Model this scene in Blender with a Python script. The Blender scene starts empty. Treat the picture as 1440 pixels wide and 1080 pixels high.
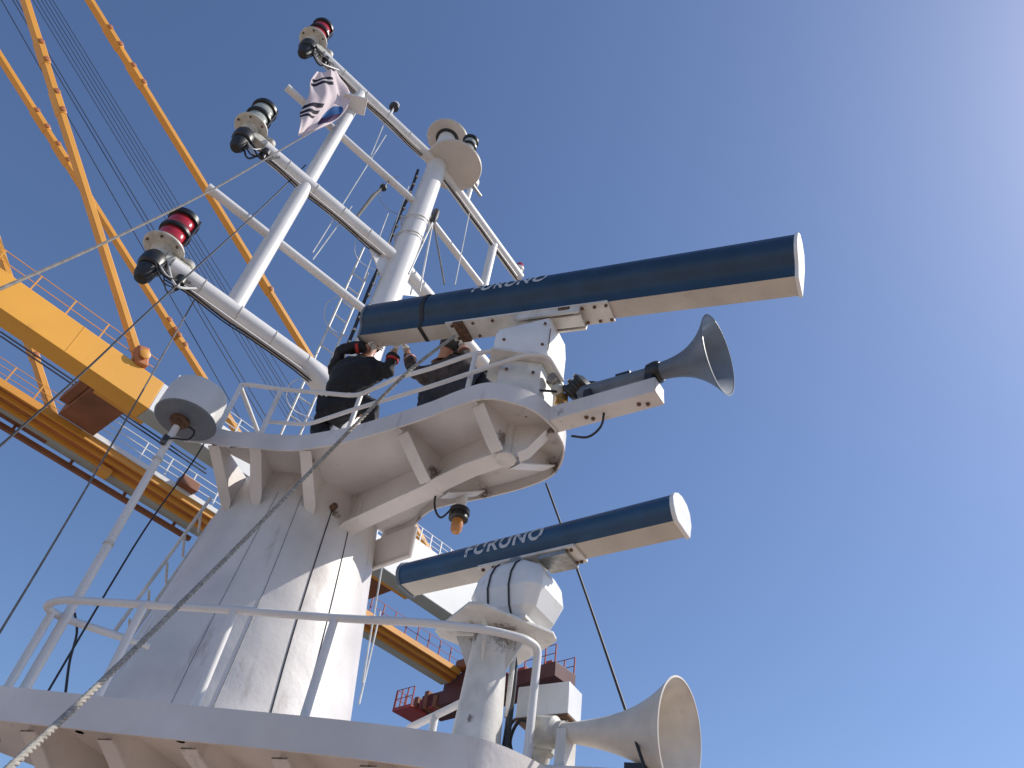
import bpy, bmesh, math, random
import numpy as np
from mathutils import Vector, Matrix

random.seed(7)
rad = math.radians
SC = bpy.context.scene
COL = SC.collection

# ------------------------------------------------------------------ camera
FPX, ROLL, ELEV, AZ = 1090.0, rad(9.72), rad(45.1), rad(51.3)
EYE = np.array([0.0, 0.0, 1.65])
_z = np.array([math.sin(ROLL) * math.cos(ELEV), math.cos(ROLL) * math.cos(ELEV), -math.sin(ELEV)])
_f = np.array([0, 0, -1.0]); _h = _f - _z * (_f @ _z); _h /= np.linalg.norm(_h); _r = np.cross(_h, _z)
ROT = np.array([math.cos(AZ) * _h + math.sin(AZ) * _r, math.sin(AZ) * _h - math.cos(AZ) * _r, _z])
cam_data = bpy.data.cameras.new('camera')
cam_data.sensor_width = 36.0
cam_data.lens = FPX / 1440.0 * 36.0
cam_data.clip_start = 0.05
cam_data.clip_end = 20000
cam = bpy.data.objects.new('camera', cam_data)
COL.objects.link(cam)
M = Matrix([list(ROT[0]) + [0], list(ROT[1]) + [0], list(ROT[2]) + [1.65], [0, 0, 0, 1]])
cam.matrix_world = M
SC.camera = cam

# ------------------------------------------------------------------ world and sun
SUN_AZ, SUN_EL = rad(-32), rad(45)
sun_dir = Vector((math.cos(SUN_AZ) * math.cos(SUN_EL), math.sin(SUN_AZ) * math.cos(SUN_EL), math.sin(SUN_EL)))
world = bpy.data.worlds.new('World'); SC.world = world; world.use_nodes = True
wn = world.node_tree.nodes; wl = world.node_tree.links
sky = wn.new('ShaderNodeTexSky'); sky.sky_type = 'NISHITA'; sky.sun_disc = False
sky.sun_elevation = SUN_EL
sky.sun_rotation = math.pi / 2 - SUN_AZ
sky.altitude = 0; sky.air_density = 1.0; sky.dust_density = 0.75; sky.ozone_density = 4.4
tint = wn.new('ShaderNodeMix'); tint.data_type = 'RGBA'; tint.blend_type = 'MULTIPLY'; tint.inputs[0].default_value = 1.0; tint.inputs[7].default_value = (.98, .985, 1.05, 1)
wl.new(sky.outputs['Color'], tint.inputs[6]); wl.new(tint.outputs[2], wn['Background'].inputs['Color'])
wn['Background'].inputs['Strength'].default_value = 0.138
sun_data = bpy.data.lights.new('sun', 'SUN'); sun_data.energy = 4.8; sun_data.angle = rad(0.53); sun_data.color = (1.0, 0.94, 0.85)
sun = bpy.data.objects.new('sun', sun_data); COL.objects.link(sun)
sun.rotation_euler = (-sun_dir).to_track_quat('-Z', 'Y').to_euler()
SC.view_settings.view_transform = 'Standard'; SC.view_settings.look = 'None'
SC.view_settings.exposure = 0.0; SC.view_settings.gamma = 1.0; SC.view_settings.use_curve_mapping = False
SC.cycles.max_bounces = 8; SC.cycles.diffuse_bounces = 5

# ------------------------------------------------------------------ frames of reference
A0 = np.array([2.58, 5.97]); BOW = np.array([.105, -.994]); STB = np.array([.994, .105])
def W(f, s, z):                      # ship frame: metres forward of the mast axis, to starboard, above the deck
    p = A0 + f * BOW + s * STB
    return np.array([p[0], p[1], z])
def ray(p):
    d = ROT @ np.array([p[0] - 720, 540 - p[1], -FPX]); return d / np.linalg.norm(d)
def atz(p, z): d = ray(p); return EYE + d * ((z - EYE[2]) / d[2])
def aty(p, y): d = ray(p); return EYE + d * ((y - EYE[1]) / d[1])
def atr(p, r): return EYE + ray(p) * r
CD = np.array([math.cos(rad(4.5)), math.sin(rad(4.5)), 0]); CN = np.array([-CD[1], CD[0], 0])
def atv(p, v): d = ray(p); return EYE + d * (v / (d @ CN))      # a point in the crane's vertical plane v metres away
def cu(P): return float((np.array(P) - EYE) @ CD)
def CR(u, v, z): q = EYE + u * CD + v * CN; return np.array([q[0], q[1], z])

# ------------------------------------------------------------------ materials
MATS = {}
def mat(name, col, rough=.5, metal=0.0, noise=.12, scale=6.0, bump=.08, stain=None, stain_amt=.0, stain_scale=3.0, streak=False, spec=.5, trans=0.0, coat=0.0, fine=60.0, spots=None, ripple=False):
    m = bpy.data.materials.new(name); m.use_nodes = True
    nt = m.node_tree; N = nt.nodes; L = nt.links; b = N['Principled BSDF']
    b.inputs['Roughness'].default_value = rough; b.inputs['Metallic'].default_value = metal
    b.inputs['Specular IOR Level'].default_value = spec
    if trans: b.inputs['Transmission Weight'].default_value = trans
    if coat: b.inputs['Coat Weight'].default_value = coat
    tc = N.new('ShaderNodeTexCoord'); geo = N.new('ShaderNodeNewGeometry')
    n1 = N.new('ShaderNodeTexNoise'); n1.inputs['Scale'].default_value = scale; n1.inputs['Detail'].default_value = 6
    L.new(geo.outputs['Position'], n1.inputs['Vector'])
    r1 = N.new('ShaderNodeMapRange'); r1.inputs[1].default_value = .3; r1.inputs[2].default_value = .7
    r1.inputs[3].default_value = 1 - noise; r1.inputs[4].default_value = 1 + noise * .6
    L.new(n1.outputs['Fac'], r1.inputs['Value'])
    mul = N.new('ShaderNodeMix'); mul.data_type = 'RGBA'; mul.blend_type = 'MULTIPLY'; mul.inputs[0].default_value = 1
    mul.inputs[6].default_value = (*col, 1); L.new(r1.outputs[0], mul.inputs[7])
    out = mul.outputs[2]
    if stain:
        mp = N.new('ShaderNodeMapping')
        mp.inputs['Scale'].default_value = (1, 1, .22) if streak else (1, 1, 1)
        L.new(geo.outputs['Position'], mp.inputs['Vector'])
        n2 = N.new('ShaderNodeTexNoise'); n2.inputs['Scale'].default_value = stain_scale; n2.inputs['Detail'].default_value = 8; n2.inputs['Roughness'].default_value = .65
        L.new(mp.outputs[0], n2.inputs['Vector'])
        r2 = N.new('ShaderNodeMapRange'); r2.inputs[1].default_value = .60; r2.inputs[2].default_value = .78
        r2.inputs[3].default_value = 0; r2.inputs[4].default_value = stain_amt
        L.new(n2.outputs['Fac'], r2.inputs['Value'])
        mx = N.new('ShaderNodeMix'); mx.data_type = 'RGBA'; L.new(r2.outputs[0], mx.inputs[0])
        L.new(out, mx.inputs[6]); mx.inputs[7].default_value = (*stain, 1); out = mx.outputs[2]
    if spots:
        acc = None
        for (cx, cy, cz, rr) in spots:
            vd = N.new('ShaderNodeVectorMath'); vd.operation = 'DISTANCE'; L.new(geo.outputs['Position'], vd.inputs[0]); vd.inputs[1].default_value = (cx, cy, cz)
            q = N.new('ShaderNodeMapRange'); q.inputs[1].default_value = rr; q.inputs[2].default_value = rr * .15; L.new(vd.outputs['Value'], q.inputs['Value'])
            if acc is None: acc = q.outputs[0]
            else:
                mxx = N.new('ShaderNodeMath'); mxx.operation = 'MAXIMUM'; L.new(acc, mxx.inputs[0]); L.new(q.outputs[0], mxx.inputs[1]); acc = mxx.outputs[0]
        ns = N.new('ShaderNodeTexNoise'); ns.inputs['Scale'].default_value = 28; ns.inputs['Detail'].default_value = 8; ns.inputs['Roughness'].default_value = .7; L.new(geo.outputs['Position'], ns.inputs['Vector'])
        ad = N.new('ShaderNodeMath'); ad.operation = 'MULTIPLY_ADD'; L.new(acc, ad.inputs[0]); ad.inputs[1].default_value = .5; L.new(ns.outputs['Fac'], ad.inputs[2])
        rg = N.new('ShaderNodeMapRange'); rg.inputs[1].default_value = .80; rg.inputs[2].default_value = .98; rg.inputs[4].default_value = .8; L.new(ad.outputs[0], rg.inputs['Value'])
        mz = N.new('ShaderNodeMix'); mz.data_type = 'RGBA'; L.new(rg.outputs[0], mz.inputs[0]); L.new(out, mz.inputs[6]); mz.inputs[7].default_value = (.10, .062, .04, 1); out = mz.outputs[2]
    L.new(out, b.inputs['Base Color'])
    if bump:
        n3 = N.new('ShaderNodeTexNoise'); n3.inputs['Scale'].default_value = fine; n3.inputs['Detail'].default_value = 4
        L.new(geo.outputs['Position'], n3.inputs['Vector'])
        bp = N.new('ShaderNodeBump'); bp.inputs['Strength'].default_value = bump; bp.inputs['Distance'].default_value = .01
        if ripple:                                               # slight dishing of the plates between their frames
            n4 = N.new('ShaderNodeTexNoise'); n4.inputs['Scale'].default_value = 2.2; n4.inputs['Detail'].default_value = 1
            L.new(geo.outputs['Position'], n4.inputs['Vector'])
            b2 = N.new('ShaderNodeBump'); b2.inputs['Strength'].default_value = .5; b2.inputs['Distance'].default_value = .06
            L.new(n4.outputs['Fac'], b2.inputs['Height']); L.new(b2.outputs[0], bp.inputs['Normal']); bp.inputs['Strength'].default_value = .2
        L.new(n3.outputs['Fac'], bp.inputs['Height']); L.new(bp.outputs[0], b.inputs['Normal'])
    MATS[name] = m
    return m
RUST = (.16, .075, .035)
def _sp(L): return [(*[float(c) for c in p], r) for p, r in L]
SPOTS = _sp([(W(2.51, -.06, 5.5), .17), (W(2.51, .07, 5.46), .13), (W(1.78, -.05, 5.5), .16), (W(1.80, .05, 5.52), .15), (W(2.56, .50, 5.62), .16), (W(1.86, .47, 5.62), .13), (W(2.80, .15, 5.62), .12),
             (W(.75, -.15, 5.42), .12), (W(.85, -.60, 5.62), .13), (W(.55, -.62, 5.55), .12), (W(2.95, .08, 5.66), .12), (W(1.1, .45, 5.6), .12), (W(.5, -.95, 5.64), .10),
             (W(.95, -.22, 4.45), .05)])
PSPOTS = _sp([((2.86, 3.25, 3.88), .20), ((2.95, 3.30, 3.86), .16), ((2.74, 3.40, 3.90), .16), ((2.93, 3.22, 3.55), .06), ((2.75, 3.30, 3.35), .05), ((3.0, 3.30, 3.30), .07), ((2.88, 3.0, 6.05), .12), ((2.66, 3.2, 6.1), .1)])
mat('white_paint', (.68, .645, .62), .45, noise=.20, scale=1.6, bump=.5, ripple=True, stain=RUST, stain_amt=.6, stain_scale=5.0, streak=True, fine=25, spots=SPOTS)
mat('old_white', (.66, .64, .60), .5, noise=.18, scale=7, bump=.15, stain=RUST, stain_amt=.5, stain_scale=9, streak=True, fine=40, spots=PSPOTS)
mat('pipe_white', (.70, .68, .66), .42, noise=.08, scale=3, bump=.0, stain=(.36, .28, .21), stain_amt=.4, stain_scale=2.2)
mat('box_white', (.76, .76, .75), .35, noise=.08, scale=5, bump=.05, stain=(.3, .25, .2), stain_amt=.35, stain_scale=10)
mat('beam_panel', (.56, .52, .46), .5, noise=.14, scale=4, bump=.04, stain=(.28, .21, .15), stain_amt=.55, stain_scale=7)
mat('radar_faded', (.020, .070, .145), .42, noise=.22, scale=5, bump=.03, stain=(.07, .12, .18), stain_amt=.4, stain_scale=10)
mat('radar_blue', (.012, .040, .085), .42, noise=.25, scale=5, bump=.03, stain=(.06, .10, .15), stain_amt=.35, stain_scale=12)
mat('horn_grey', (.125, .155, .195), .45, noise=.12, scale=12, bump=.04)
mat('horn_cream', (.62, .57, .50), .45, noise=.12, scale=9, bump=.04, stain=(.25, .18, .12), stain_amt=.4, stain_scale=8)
mat('black_rubber', (.018, .018, .02), .55, noise=.3, scale=20)
mat('black_metal', (.02, .021, .023), .4, noise=.4, scale=25)
mat('steel', (.34, .33, .31), .45, metal=.8, noise=.3, scale=25)
mat('rusty', (.13, .07, .04), .8, noise=.5, scale=30)
mat('red_lens', (.42, .012, .02), .14, noise=.15, scale=20, bump=0, coat=.6)
mat('clear_lens', (.42, .44, .38), .12, noise=.2, scale=18, bump=0, coat=.6)
mat('amber_lens', (.50, .20, .04), .2, noise=.3, scale=25, bump=0, coat=.5)
mat('lamp_body', (.55, .53, .47), .5, noise=.25, scale=14, stain=(.12, .10, .08), stain_amt=.7, stain_scale=14)
mat('disc_paint', (.56, .51, .46), .5, noise=.10, scale=3, bump=.03, stain=(.28, .22, .17), stain_amt=.4, stain_scale=3)
mat('dome_grey', (.60, .59, .57), .4, noise=.08, scale=4, bump=.02)
mat('crane_yellow', (.82, .385, .045), .45, noise=.07, scale=.35, bump=.0, stain=(.42, .2, .05), stain_amt=.5, stain_scale=.6)
mat('crane_orange', (.74, .33, .045), .5, noise=.10, scale=.4, bump=.0, stain=(.45, .16, .04), stain_amt=.5, stain_scale=.35)
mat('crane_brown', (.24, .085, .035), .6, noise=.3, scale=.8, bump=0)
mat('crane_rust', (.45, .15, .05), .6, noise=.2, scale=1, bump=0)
mat('crane_white', (.74, .73, .70), .5, noise=.08, scale=.5, bump=0)
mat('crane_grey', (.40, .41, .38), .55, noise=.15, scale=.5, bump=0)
mat('crane_maroon', (.11, .03, .028), .6, noise=.25, scale=.8, bump=0)
mat('crane_red', (.34, .04, .03), .5, noise=.2, scale=1.5, bump=0)
mat('wire_dark', (.015, .018, .04), .6, noise=.2, scale=4, bump=0)
mat('wire_light', (.62, .62, .60), .5, noise=.35, scale=4, bump=0)
mat('rope_white', (.34, .315, .275), .85, noise=.35, scale=30, bump=.3, stain=(.12, .11, .10), stain_amt=.8, stain_scale=4)
mat('rope_grey', (.17, .155, .14), .85, noise=.3, scale=20, bump=.2)
mat('jacket_black', (.012, .012, .015), .8, noise=.4, scale=18, bump=.5, fine=18)
mat('trouser_dark', (.03, .032, .045), .85, noise=.35, scale=20, bump=.5, fine=20)
mat('cloth_brown', (.060, .044, .040), .85, noise=.8, scale=12, bump=.4, fine=22)
mat('cloth_red', (.45, .03, .03), .75, noise=.2, scale=20, bump=.3, fine=25)
mat('cloth_pink', (.55, .30, .27), .75, noise=.2, scale=20, bump=.3, fine=25)
mat('glove_white', (.60, .58, .55), .85, noise=.3, scale=30, bump=.4, fine=40)
mat('shoe_grey', (.22, .20, .19), .7, noise=.4, scale=30)
mat('skin', (.42, .22, .15), .5, noise=.12, scale=20, bump=.05)
mat('hair_black', (.008, .008, .008), .5, noise=.4, scale=60, bump=.6, fine=70)
mat('deck_paint', (.35, .262, .20), .7, noise=.25, scale=1.2, bump=.1, stain=(.2, .12, .08), stain_amt=.5, stain_scale=1.5)
mat('brass', (.45, .27, .09), .4, metal=.6, noise=.3, scale=30)

mat('hatch_paint', (.20, .15, .11), .7, noise=.2, scale=.2, bump=0)
mat('concrete', (.46, .43, .38), .85, noise=.2, scale=.1, bump=0)
# sea
m = mat('sea_water', (.02, .06, .09), .15, noise=.2, scale=.05, bump=.4, fine=.6)

# worn lettering: white paint rubbed away to the blue below
def worn_letters():
    m = bpy.data.materials.new('worn_letters'); m.use_nodes = True
    N = m.node_tree.nodes; L = m.node_tree.links; b = N['Principled BSDF']
    g = N.new('ShaderNodeNewGeometry'); n = N.new('ShaderNodeTexNoise'); n.inputs['Scale'].default_value = 24; n.inputs['Detail'].default_value = 8
    L.new(g.outputs['Position'], n.inputs['Vector'])
    r = N.new('ShaderNodeMapRange'); r.inputs[1].default_value = .56; r.inputs[2].default_value = .66; L.new(n.outputs['Fac'], r.inputs['Value'])
    x = N.new('ShaderNodeMix'); x.data_type = 'RGBA'; L.new(r.outputs[0], x.inputs[0])
    x.inputs[6].default_value = (.50, .53, .56, 1); x.inputs[7].default_value = (.03, .07, .13, 1)
    L.new(x.outputs[2], b.inputs['Base Color']); b.inputs['Roughness'].default_value = .5
    MATS['worn_letters'] = m
worn_letters()

# ------------------------------------------------------------------ mesh helpers
ROOT_LOC = {}
def basis(d):
    d = np.array(d, float); d /= np.linalg.norm(d)
    a = np.array([0, 0, 1.]) if abs(d[2]) < .95 else np.array([1., 0, 0])
    u = np.cross(a, d); u /= np.linalg.norm(u); return u, np.cross(d, u), d
class MB:
    def __init__(s): s.v = []; s.f = []; s.mi = []
    def add(s, vs, fs, mi=0):
        o = len(s.v); s.v += [tuple(float(c) for c in p) for p in vs]; s.f += [tuple(i + o for i in f) for f in fs]; s.mi += [mi] * len(fs); return s
    def box(s, c, hx, hy, hz, ex=(1, 0, 0), ey=None, ez=(0, 0, 1), mi=0):
        c = np.array(c, float); ex = np.array(ex, float); ez = np.array(ez, float)
        ex /= np.linalg.norm(ex); ez /= np.linalg.norm(ez)
        ey = np.cross(ez, ex) if ey is None else np.array(ey, float); ey /= np.linalg.norm(ey)
        vs = [c + a * hx * ex + b * hy * ey + d * hz * ez for d in (-1, 1) for a, b in ((-1, -1), (1, -1), (1, 1), (-1, 1))]
        return s.add(vs, [(3, 2, 1, 0), (4, 5, 6, 7), (0, 1, 5, 4), (1, 2, 6, 5), (2, 3, 7, 6), (3, 0, 4, 7)], mi)
    def tube(s, pts, r, n=10, caps=True, mi=0):
        P = [np.array(p, float) for p in pts]; R = r if isinstance(r, (list, tuple)) else [r] * len(P)
        vs = []; u = None
        for i, p in enumerate(P):
            d = P[min(i + 1, len(P) - 1)] - P[max(i - 1, 0)]; d /= (np.linalg.norm(d) or 1)
            if u is None: u, w, _ = basis(d)
            else:
                u = u - d * (u @ d); u /= np.linalg.norm(u); w = np.cross(d, u)
            for k in range(n):
                a = 2 * math.pi * k / n; vs.append(p + R[i] * (math.cos(a) * u + math.sin(a) * w))
        fs = []
        for i in range(len(P) - 1):
            for k in range(n): fs.append((i * n + k, i * n + (k + 1) % n, (i + 1) * n + (k + 1) % n, (i + 1) * n + k))
        if caps: fs.append(tuple(range(n - 1, -1, -1))); fs.append(tuple((len(P) - 1) * n + k for k in range(n)))
        return s.add(vs, fs, mi)
    def lathe(s, base, axis, prof, n=28, caps=True, mi=0):       # prof: (distance along axis, radius)
        base = np.array(base, float); u, w, d = basis(axis); vs = []
        for h, r in prof:
            for k in range(n):
                a = 2 * math.pi * k / n; vs.append(base + d * h + max(r, 1e-4) * (math.cos(a) * u + math.sin(a) * w))
        fs = []
        for i in range(len(prof) - 1):
            for k in range(n): fs.append((i * n + k, i * n + (k + 1) % n, (i + 1) * n + (k + 1) % n, (i + 1) * n + k))
        if caps: fs.append(tuple(range(n - 1, -1, -1))); fs.append(tuple((len(prof) - 1) * n + k for k in range(n)))
        return s.add(vs, fs, mi)
    def prism(s, poly, off, mi=0):                                # 3-D polygon swept by the vector off
        n = len(poly); off = np.array(off, float); vs = [np.array(p, float) for p in poly] + [np.array(p, float) + off for p in poly]
        fs = [tuple(range(n - 1, -1, -1)), tuple(range(n, 2 * n))] + [(i, (i + 1) % n, n + (i + 1) % n, n + i) for i in range(n)]
        return s.add(vs, fs, mi)
    def strip(s, rows, mi=0):                                     # grid of points
        m = len(rows[0]); vs = [p for r in rows for p in r]; fs = []
        for i in range(len(rows) - 1):
            for k in range(m - 1): fs.append((i * m + k, i * m + k + 1, (i + 1) * m + k + 1, (i + 1) * m + k))
        return s.add(vs, fs, mi)
    def build(s, name, mats, parent=None, angle=35, bevel=0, loc=None, fix=True):
        me = bpy.data.meshes.new(name)
        o0 = ROOT_LOC.get(parent.name, np.zeros(3)) if parent is not None else (np.array(loc, float) if loc is not None else np.array(s.v[0], float))
        me.from_pydata([tuple(np.array(p) - o0) for p in s.v], [], s.f)
        for mm in (mats if isinstance(mats, (list, tuple)) else [mats]): me.materials.append(MATS[mm])
        for p, k in zip(me.polygons, s.mi): p.material_index = k
        if fix:
            bm = bmesh.new(); bm.from_mesh(me); bmesh.ops.recalc_face_normals(bm, faces=bm.faces); bm.to_mesh(me); bm.free()
        me.shade_smooth(); me.set_sharp_from_angle(angle=rad(angle))
        o = bpy.data.objects.new(name, me); COL.objects.link(o)
        if parent is not None:
            o.parent = parent; ROOT_LOC[o.name] = o0
        else:
            o.location = o0; ROOT_LOC[o.name] = o0
        if bevel:
            b = o.modifiers.new('bevel', 'BEVEL'); b.width = bevel; b.segments = 2; b.limit_method = 'ANGLE'; b.angle_limit = rad(40)
        return o
def tag(o, label=None, cat=None, group=None, kind=None):
    if label: o['label'] = label
    if cat: o['category'] = cat
    if group: o['group'] = group
    if kind: o['kind'] = kind
    return o
def thing(name, loc, label, cat, group=None):
    o = bpy.data.objects.new(name, None); COL.objects.link(o); o.location = tuple(float(c) for c in loc); o.empty_display_size = .1
    ROOT_LOC[o.name] = np.array(loc, float); return tag(o, label, cat, group)
def smooth(pts, k=6):                                             # Catmull-Rom through the points
    P = [np.array(p, float) for p in pts]; P = [2 * P[0] - P[1]] + P + [2 * P[-1] - P[-2]]; out = []
    for i in range(1, len(P) - 2):
        for j in range(k):
            t = j / k; a, b, c, d = P[i - 1:i + 3]
            out.append(.5 * (2 * b + (c - a) * t + (2 * a - 5 * b + 4 * c - d) * t * t + (3 * b - a - 3 * c + d) * t ** 3))
    out.append(P[-2]); return out
def arc_fillet(pts, r=.12, k=5):                                  # round the corners of a polyline
    P = [np.array(p, float) for p in pts]; out = [P[0]]
    for i in range(1, len(P) - 1):
        a = P[i - 1] - P[i]; b = P[i + 1] - P[i]; la, lb = np.linalg.norm(a), np.linalg.norm(b); q = min(r, la * .45, lb * .45)
        s0 = P[i] + a / la * q; s1 = P[i] + b / lb * q
        for j in range(k + 1):
            t = j / k; out.append((1 - t) ** 2 * s0 + 2 * t * (1 - t) * P[i] + t * t * s1)
    out.append(P[-1]); return out
Z3 = np.array([0, 0, 1.])
def bolts(mb, pts, d, r=.014, h=.012, mi=0):
    for p in pts: mb.lathe(np.array(p, float), d, [(0, r), (h, r), (h * 1.3, r * .6)], 6, mi=mi)

# ------------------------------------------------------------------ setting: deck and sea
mb = MB(); mb.prism([(-15, -14, -.4), (16, -14, -.4), (16, 15, -.4), (-15, 15, -.4)], (0, 0, .4))
tag(mb.build('deck', 'deck_paint'), kind='structure')
mb = MB(); mb.prism([(-9000, -9000, -26), (9000, -9000, -26), (9000, 9000, -26), (-9000, 9000, -26)], (0, 0, .3))
tag(mb.build('water', 'sea_water'), kind='structure')

mb = MB(); mb.prism([(-15, 15.2, -14), (40, 15.2, -14), (40, 160, -14), (-15, 160, -14)], (0, 0, .5))
tag(mb.build('cargo_deck', 'hatch_paint'), kind='structure')
mb = MB(); mb.prism([(-400, -300, -21), (-18, -300, -21), (-18, 400, -21), (-400, 400, -21)], (0, 0, .6))
tag(mb.build('quay', 'concrete'), kind='structure')

# ------------------------------------------------------------------ radar mast: trunk and two bracketed platforms
mast = thing('radar_mast', W(0, 0, 0), 'tapered white steel radar mast with two bracketed platforms', 'mast')
def trunk_r(z): return .93 + (3.85 - z) * .122
mb = MB(); mb.lathe(W(0, 0, 0), Z3, [(z, trunk_r(z)) for z in np.linspace(0, 5.69, 24)], 72)
trunk = mb.build('trunk', 'white_paint', mast)
# weld seams and cables down the trunk
def on_trunk(az, z, off=0.0):
    r = trunk_r(z) + off; return np.array([A0[0] + r * math.cos(az), A0[1] + r * math.sin(az), z])
for az, r, m_ in ((rad(224), .0022, 'steel'), (rad(240), .0026, 'steel'), (rad(262), .0048, 'black_rubber'), (rad(277), .0035, 'black_rubber')):
    pts = [on_trunk(az + .016 * math.sin(z * 1.7 + az * 9), z, r * .7) for z in np.linspace(2.2, 5.45, 14)]
    MB().tube(pts, r, 6).build('trunk_cable', m_, trunk)

def outline(half):                                               # starboard half mirrored
    return [(f, -s) for f, s in half] + [(f, s) for f, s in reversed(half) if s > 1e-6]
def dense(poly, k=5):
    P = [np.array([f, s, 0.]) for f, s in poly]; return [(p[0], p[1]) for p in smooth(P, k)]
UP_HALF = [(.08, 1.36), (.27, 1.21), (.52, 1.0), (.81, .79), (1.1, .68), (1.34, .61), (1.76, .53), (2.1, .48), (2.35, .46), (2.6, .41), (2.75, .27), (2.83, .13), (2.85, 0)]
UP_STB = [(2.84, .16), (2.76, .36), (2.55, .53), (2.28, .56), (1.9, .51), (1.55, .43), (1.32, .40), (1.14, .44), (1.0, .50), (.82, .53), (.55, .52)]
up = dense([(f, -s) for f, s in UP_HALF] + UP_STB, 4)
LO_HALF = [(.15, 2.35), (.55, 2.17), (.96, 1.86), (1.73, 1.31), (2.47, .80), (2.94, .42), (3.04, .27), (3.08, .09), (3.085, 0)]
lo = dense(outline(LO_HALF), 4)
def platform(name, poly, ztop, lipd, plate_drop):
    mb = MB(); mb.prism([W(f, s, ztop - plate_drop) for f, s in poly], (0, 0, .012))
    deck = mb.build(name, 'white_paint', mast)
    rows = [[], [], [], []]
    n = len(poly)
    for i, (f, s) in enumerate(poly):
        a = np.array(poly[max(i - 1, 0)]); b = np.array(poly[min(i + 1, n - 1)]); t = b - a; t /= np.linalg.norm(t); nr = np.array([-t[1], t[0]])
        c = np.array([np.mean([q[0] for q in poly]), 0])
        if nr @ (np.array([f, s]) - c) < 0: nr = -nr
        for k, (o, z) in enumerate(((.0, ztop), (.0, ztop - lipd), (-.014, ztop - lipd), (-.014, ztop))):
            rows[k].append(W(f + nr[0] * (o + .015), s + nr[1] * (o + .015), z))
    mb = MB(); mb.strip([rows[0], rows[1], rows[2], rows[3], rows[0]]); mb.build('platform_lip', 'white_paint', deck)
    return deck
up_deck = platform('upper_platform', up, 5.76, .17, .07)
lo_deck = platform('lower_platform', lo, 3.10, .17, .07)

def rib(deck, f1, s1, zt, zo, tipz, w=.07, inner=None, name='rib'):
    """bracket from lip point (f1,s1) in to the trunk point inner=(f,s); web plate plus a flat flange along its sloping edge"""
    if inner is None:
        ang = math.atan2(s1, f1); r_ = trunk_r(tipz); inner = (r_ * math.cos(ang), r_ * math.sin(ang))
    a_ = np.array(inner, float); v_ = np.array([f1, s1]) - a_; ro = np.linalg.norm(v_) - .01; v_ = v_ / np.linalg.norm(v_)
    def pt(r, z): return W(a_[0] + v_[0] * r, a_[1] + v_[1] * r, z)
    tang = W(-v_[1], v_[0], 0) - W(0, 0, 0)
    mb = MB()
    low = [pt(ro, zo), pt(ro - .05, zo - .02)]
    tip = [pt(.10, tipz + .06), pt(.03, tipz)]
    poly = [pt(-.06, zt), pt(ro, zt)] + low + tip + [pt(-.06, tipz)]
    mb.prism([p - tang * .006 for p in poly], tang * .012)
    edge = [low[0], low[1], tip[0], lerp_(tip[0], tip[1], .5), tip[1]]
    rows = [[], [], [], []]
    for i, p in enumerate(edge):
        a = edge[max(i - 1, 0)]; b = edge[min(i + 1, len(edge) - 1)]; d = b - a; d /= np.linalg.norm(d); nr = np.cross(d, tang); nr /= np.linalg.norm(nr)
        if nr[2] > 0: nr = -nr
        ww = w * (1, 1, 1, .85, .5)[i]
        for k, (q, o) in enumerate(((-ww, .0), (-ww, .012), (ww, .012), (ww, .0))): rows[k].append(p + tang * q + nr * o)
    mb.strip(rows + [rows[0]])
    mb.build(name, 'white_paint', deck)
def lerp_(a, b, t): return a * (1 - t) + b * t
for lip_, inn in (((.27, -1.20), (.03, -.72)), ((.56, -.98), (.32, -.63)), ((.93, -.74), (.63, -.29))): rib(up_deck, *lip_, 5.69, 5.60, 5.30, .05, inn)
mb = MB(); mb.prism([W(.42, .60, 5.38), W(.92, .60, 5.38), W(1.02, .50, 5.60), W(.50, .50, 5.60)], W(0, .012, 0) - W(0, 0, 0)); mb.build('side_bracket', 'white_paint', up_deck)
mb = MB(); mb.tube([W(.30, .60, 5.37), W(.92, .61, 5.37), W(1.03, .51, 5.58)], .022, 8); mb.build('bracket_edge', 'white_paint', up_deck)
# central web of the tongue with bottom flange
def web(deck, pts_fz, ztop, w=.08):
    mb = MB(); poly = [W(f, 0, z) for f, z in pts_fz]; top = [W(pts_fz[-1][0], 0, ztop), W(pts_fz[0][0], 0, ztop)]
    off = W(0, .012, 0) - W(0, 0, 0); mb.prism([p - off / 2 for p in poly + top], off)
    rows = [[W(f, q, z - o) for f, z in pts_fz] for q, o in ((-w, 0), (-w, .012), (w, .012), (w, 0))]
    mb.strip(rows + [rows[0]]); mb.build('centre_web', 'white_paint', deck)
web(up_deck, [(.70, 5.30), (.80, 5.34), (1.3, 5.36), (1.72, 5.37), (1.85, 5.40), (2.15, 5.415), (2.51, 5.38)], 5.69)
def cross_rib(deck, f0, f1, s1, zt, zc, zl, w=.055):
    mb = MB(); c = W(f0, 0, 0) * [1, 1, 0]; e = W(f1, s1, 0) * [1, 1, 0]; d = e - c; L_ = np.linalg.norm(d); d /= L_; tang = np.cross(Z3, d)
    def pt(t, z): q = c + d * t; return np.array([q[0], q[1], z])
    edge = [pt(.0, zc), pt(.10, zc), pt(.17, zc + .04), pt(L_ - .05, zl)]
    mb.prism([p - tang * .006 for p in [pt(0, zt), *edge, pt(L_, zl), pt(L_, zt)]], tang * .012)
    rows = [[p + tang * q * (1) - Z3 * o for p in edge[1:]] for q, o in ((-w, 0), (-w, .012), (w, .012), (w, 0))]
    mb.strip(rows + [rows[0]]); mb.build('rib', 'white_paint', deck)
for f0, f1, s1 in ((1.77, 1.80, -.51), (2.51, 2.52, -.44), (1.77, 1.86, .49), (2.51, 2.56, .52)): cross_rib(up_deck, f0, f1, s1, 5.69, 5.37, 5.60)
cross_rib(up_deck, 2.51, 2.82, .16, 5.69, 5.38, 5.60)
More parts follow.
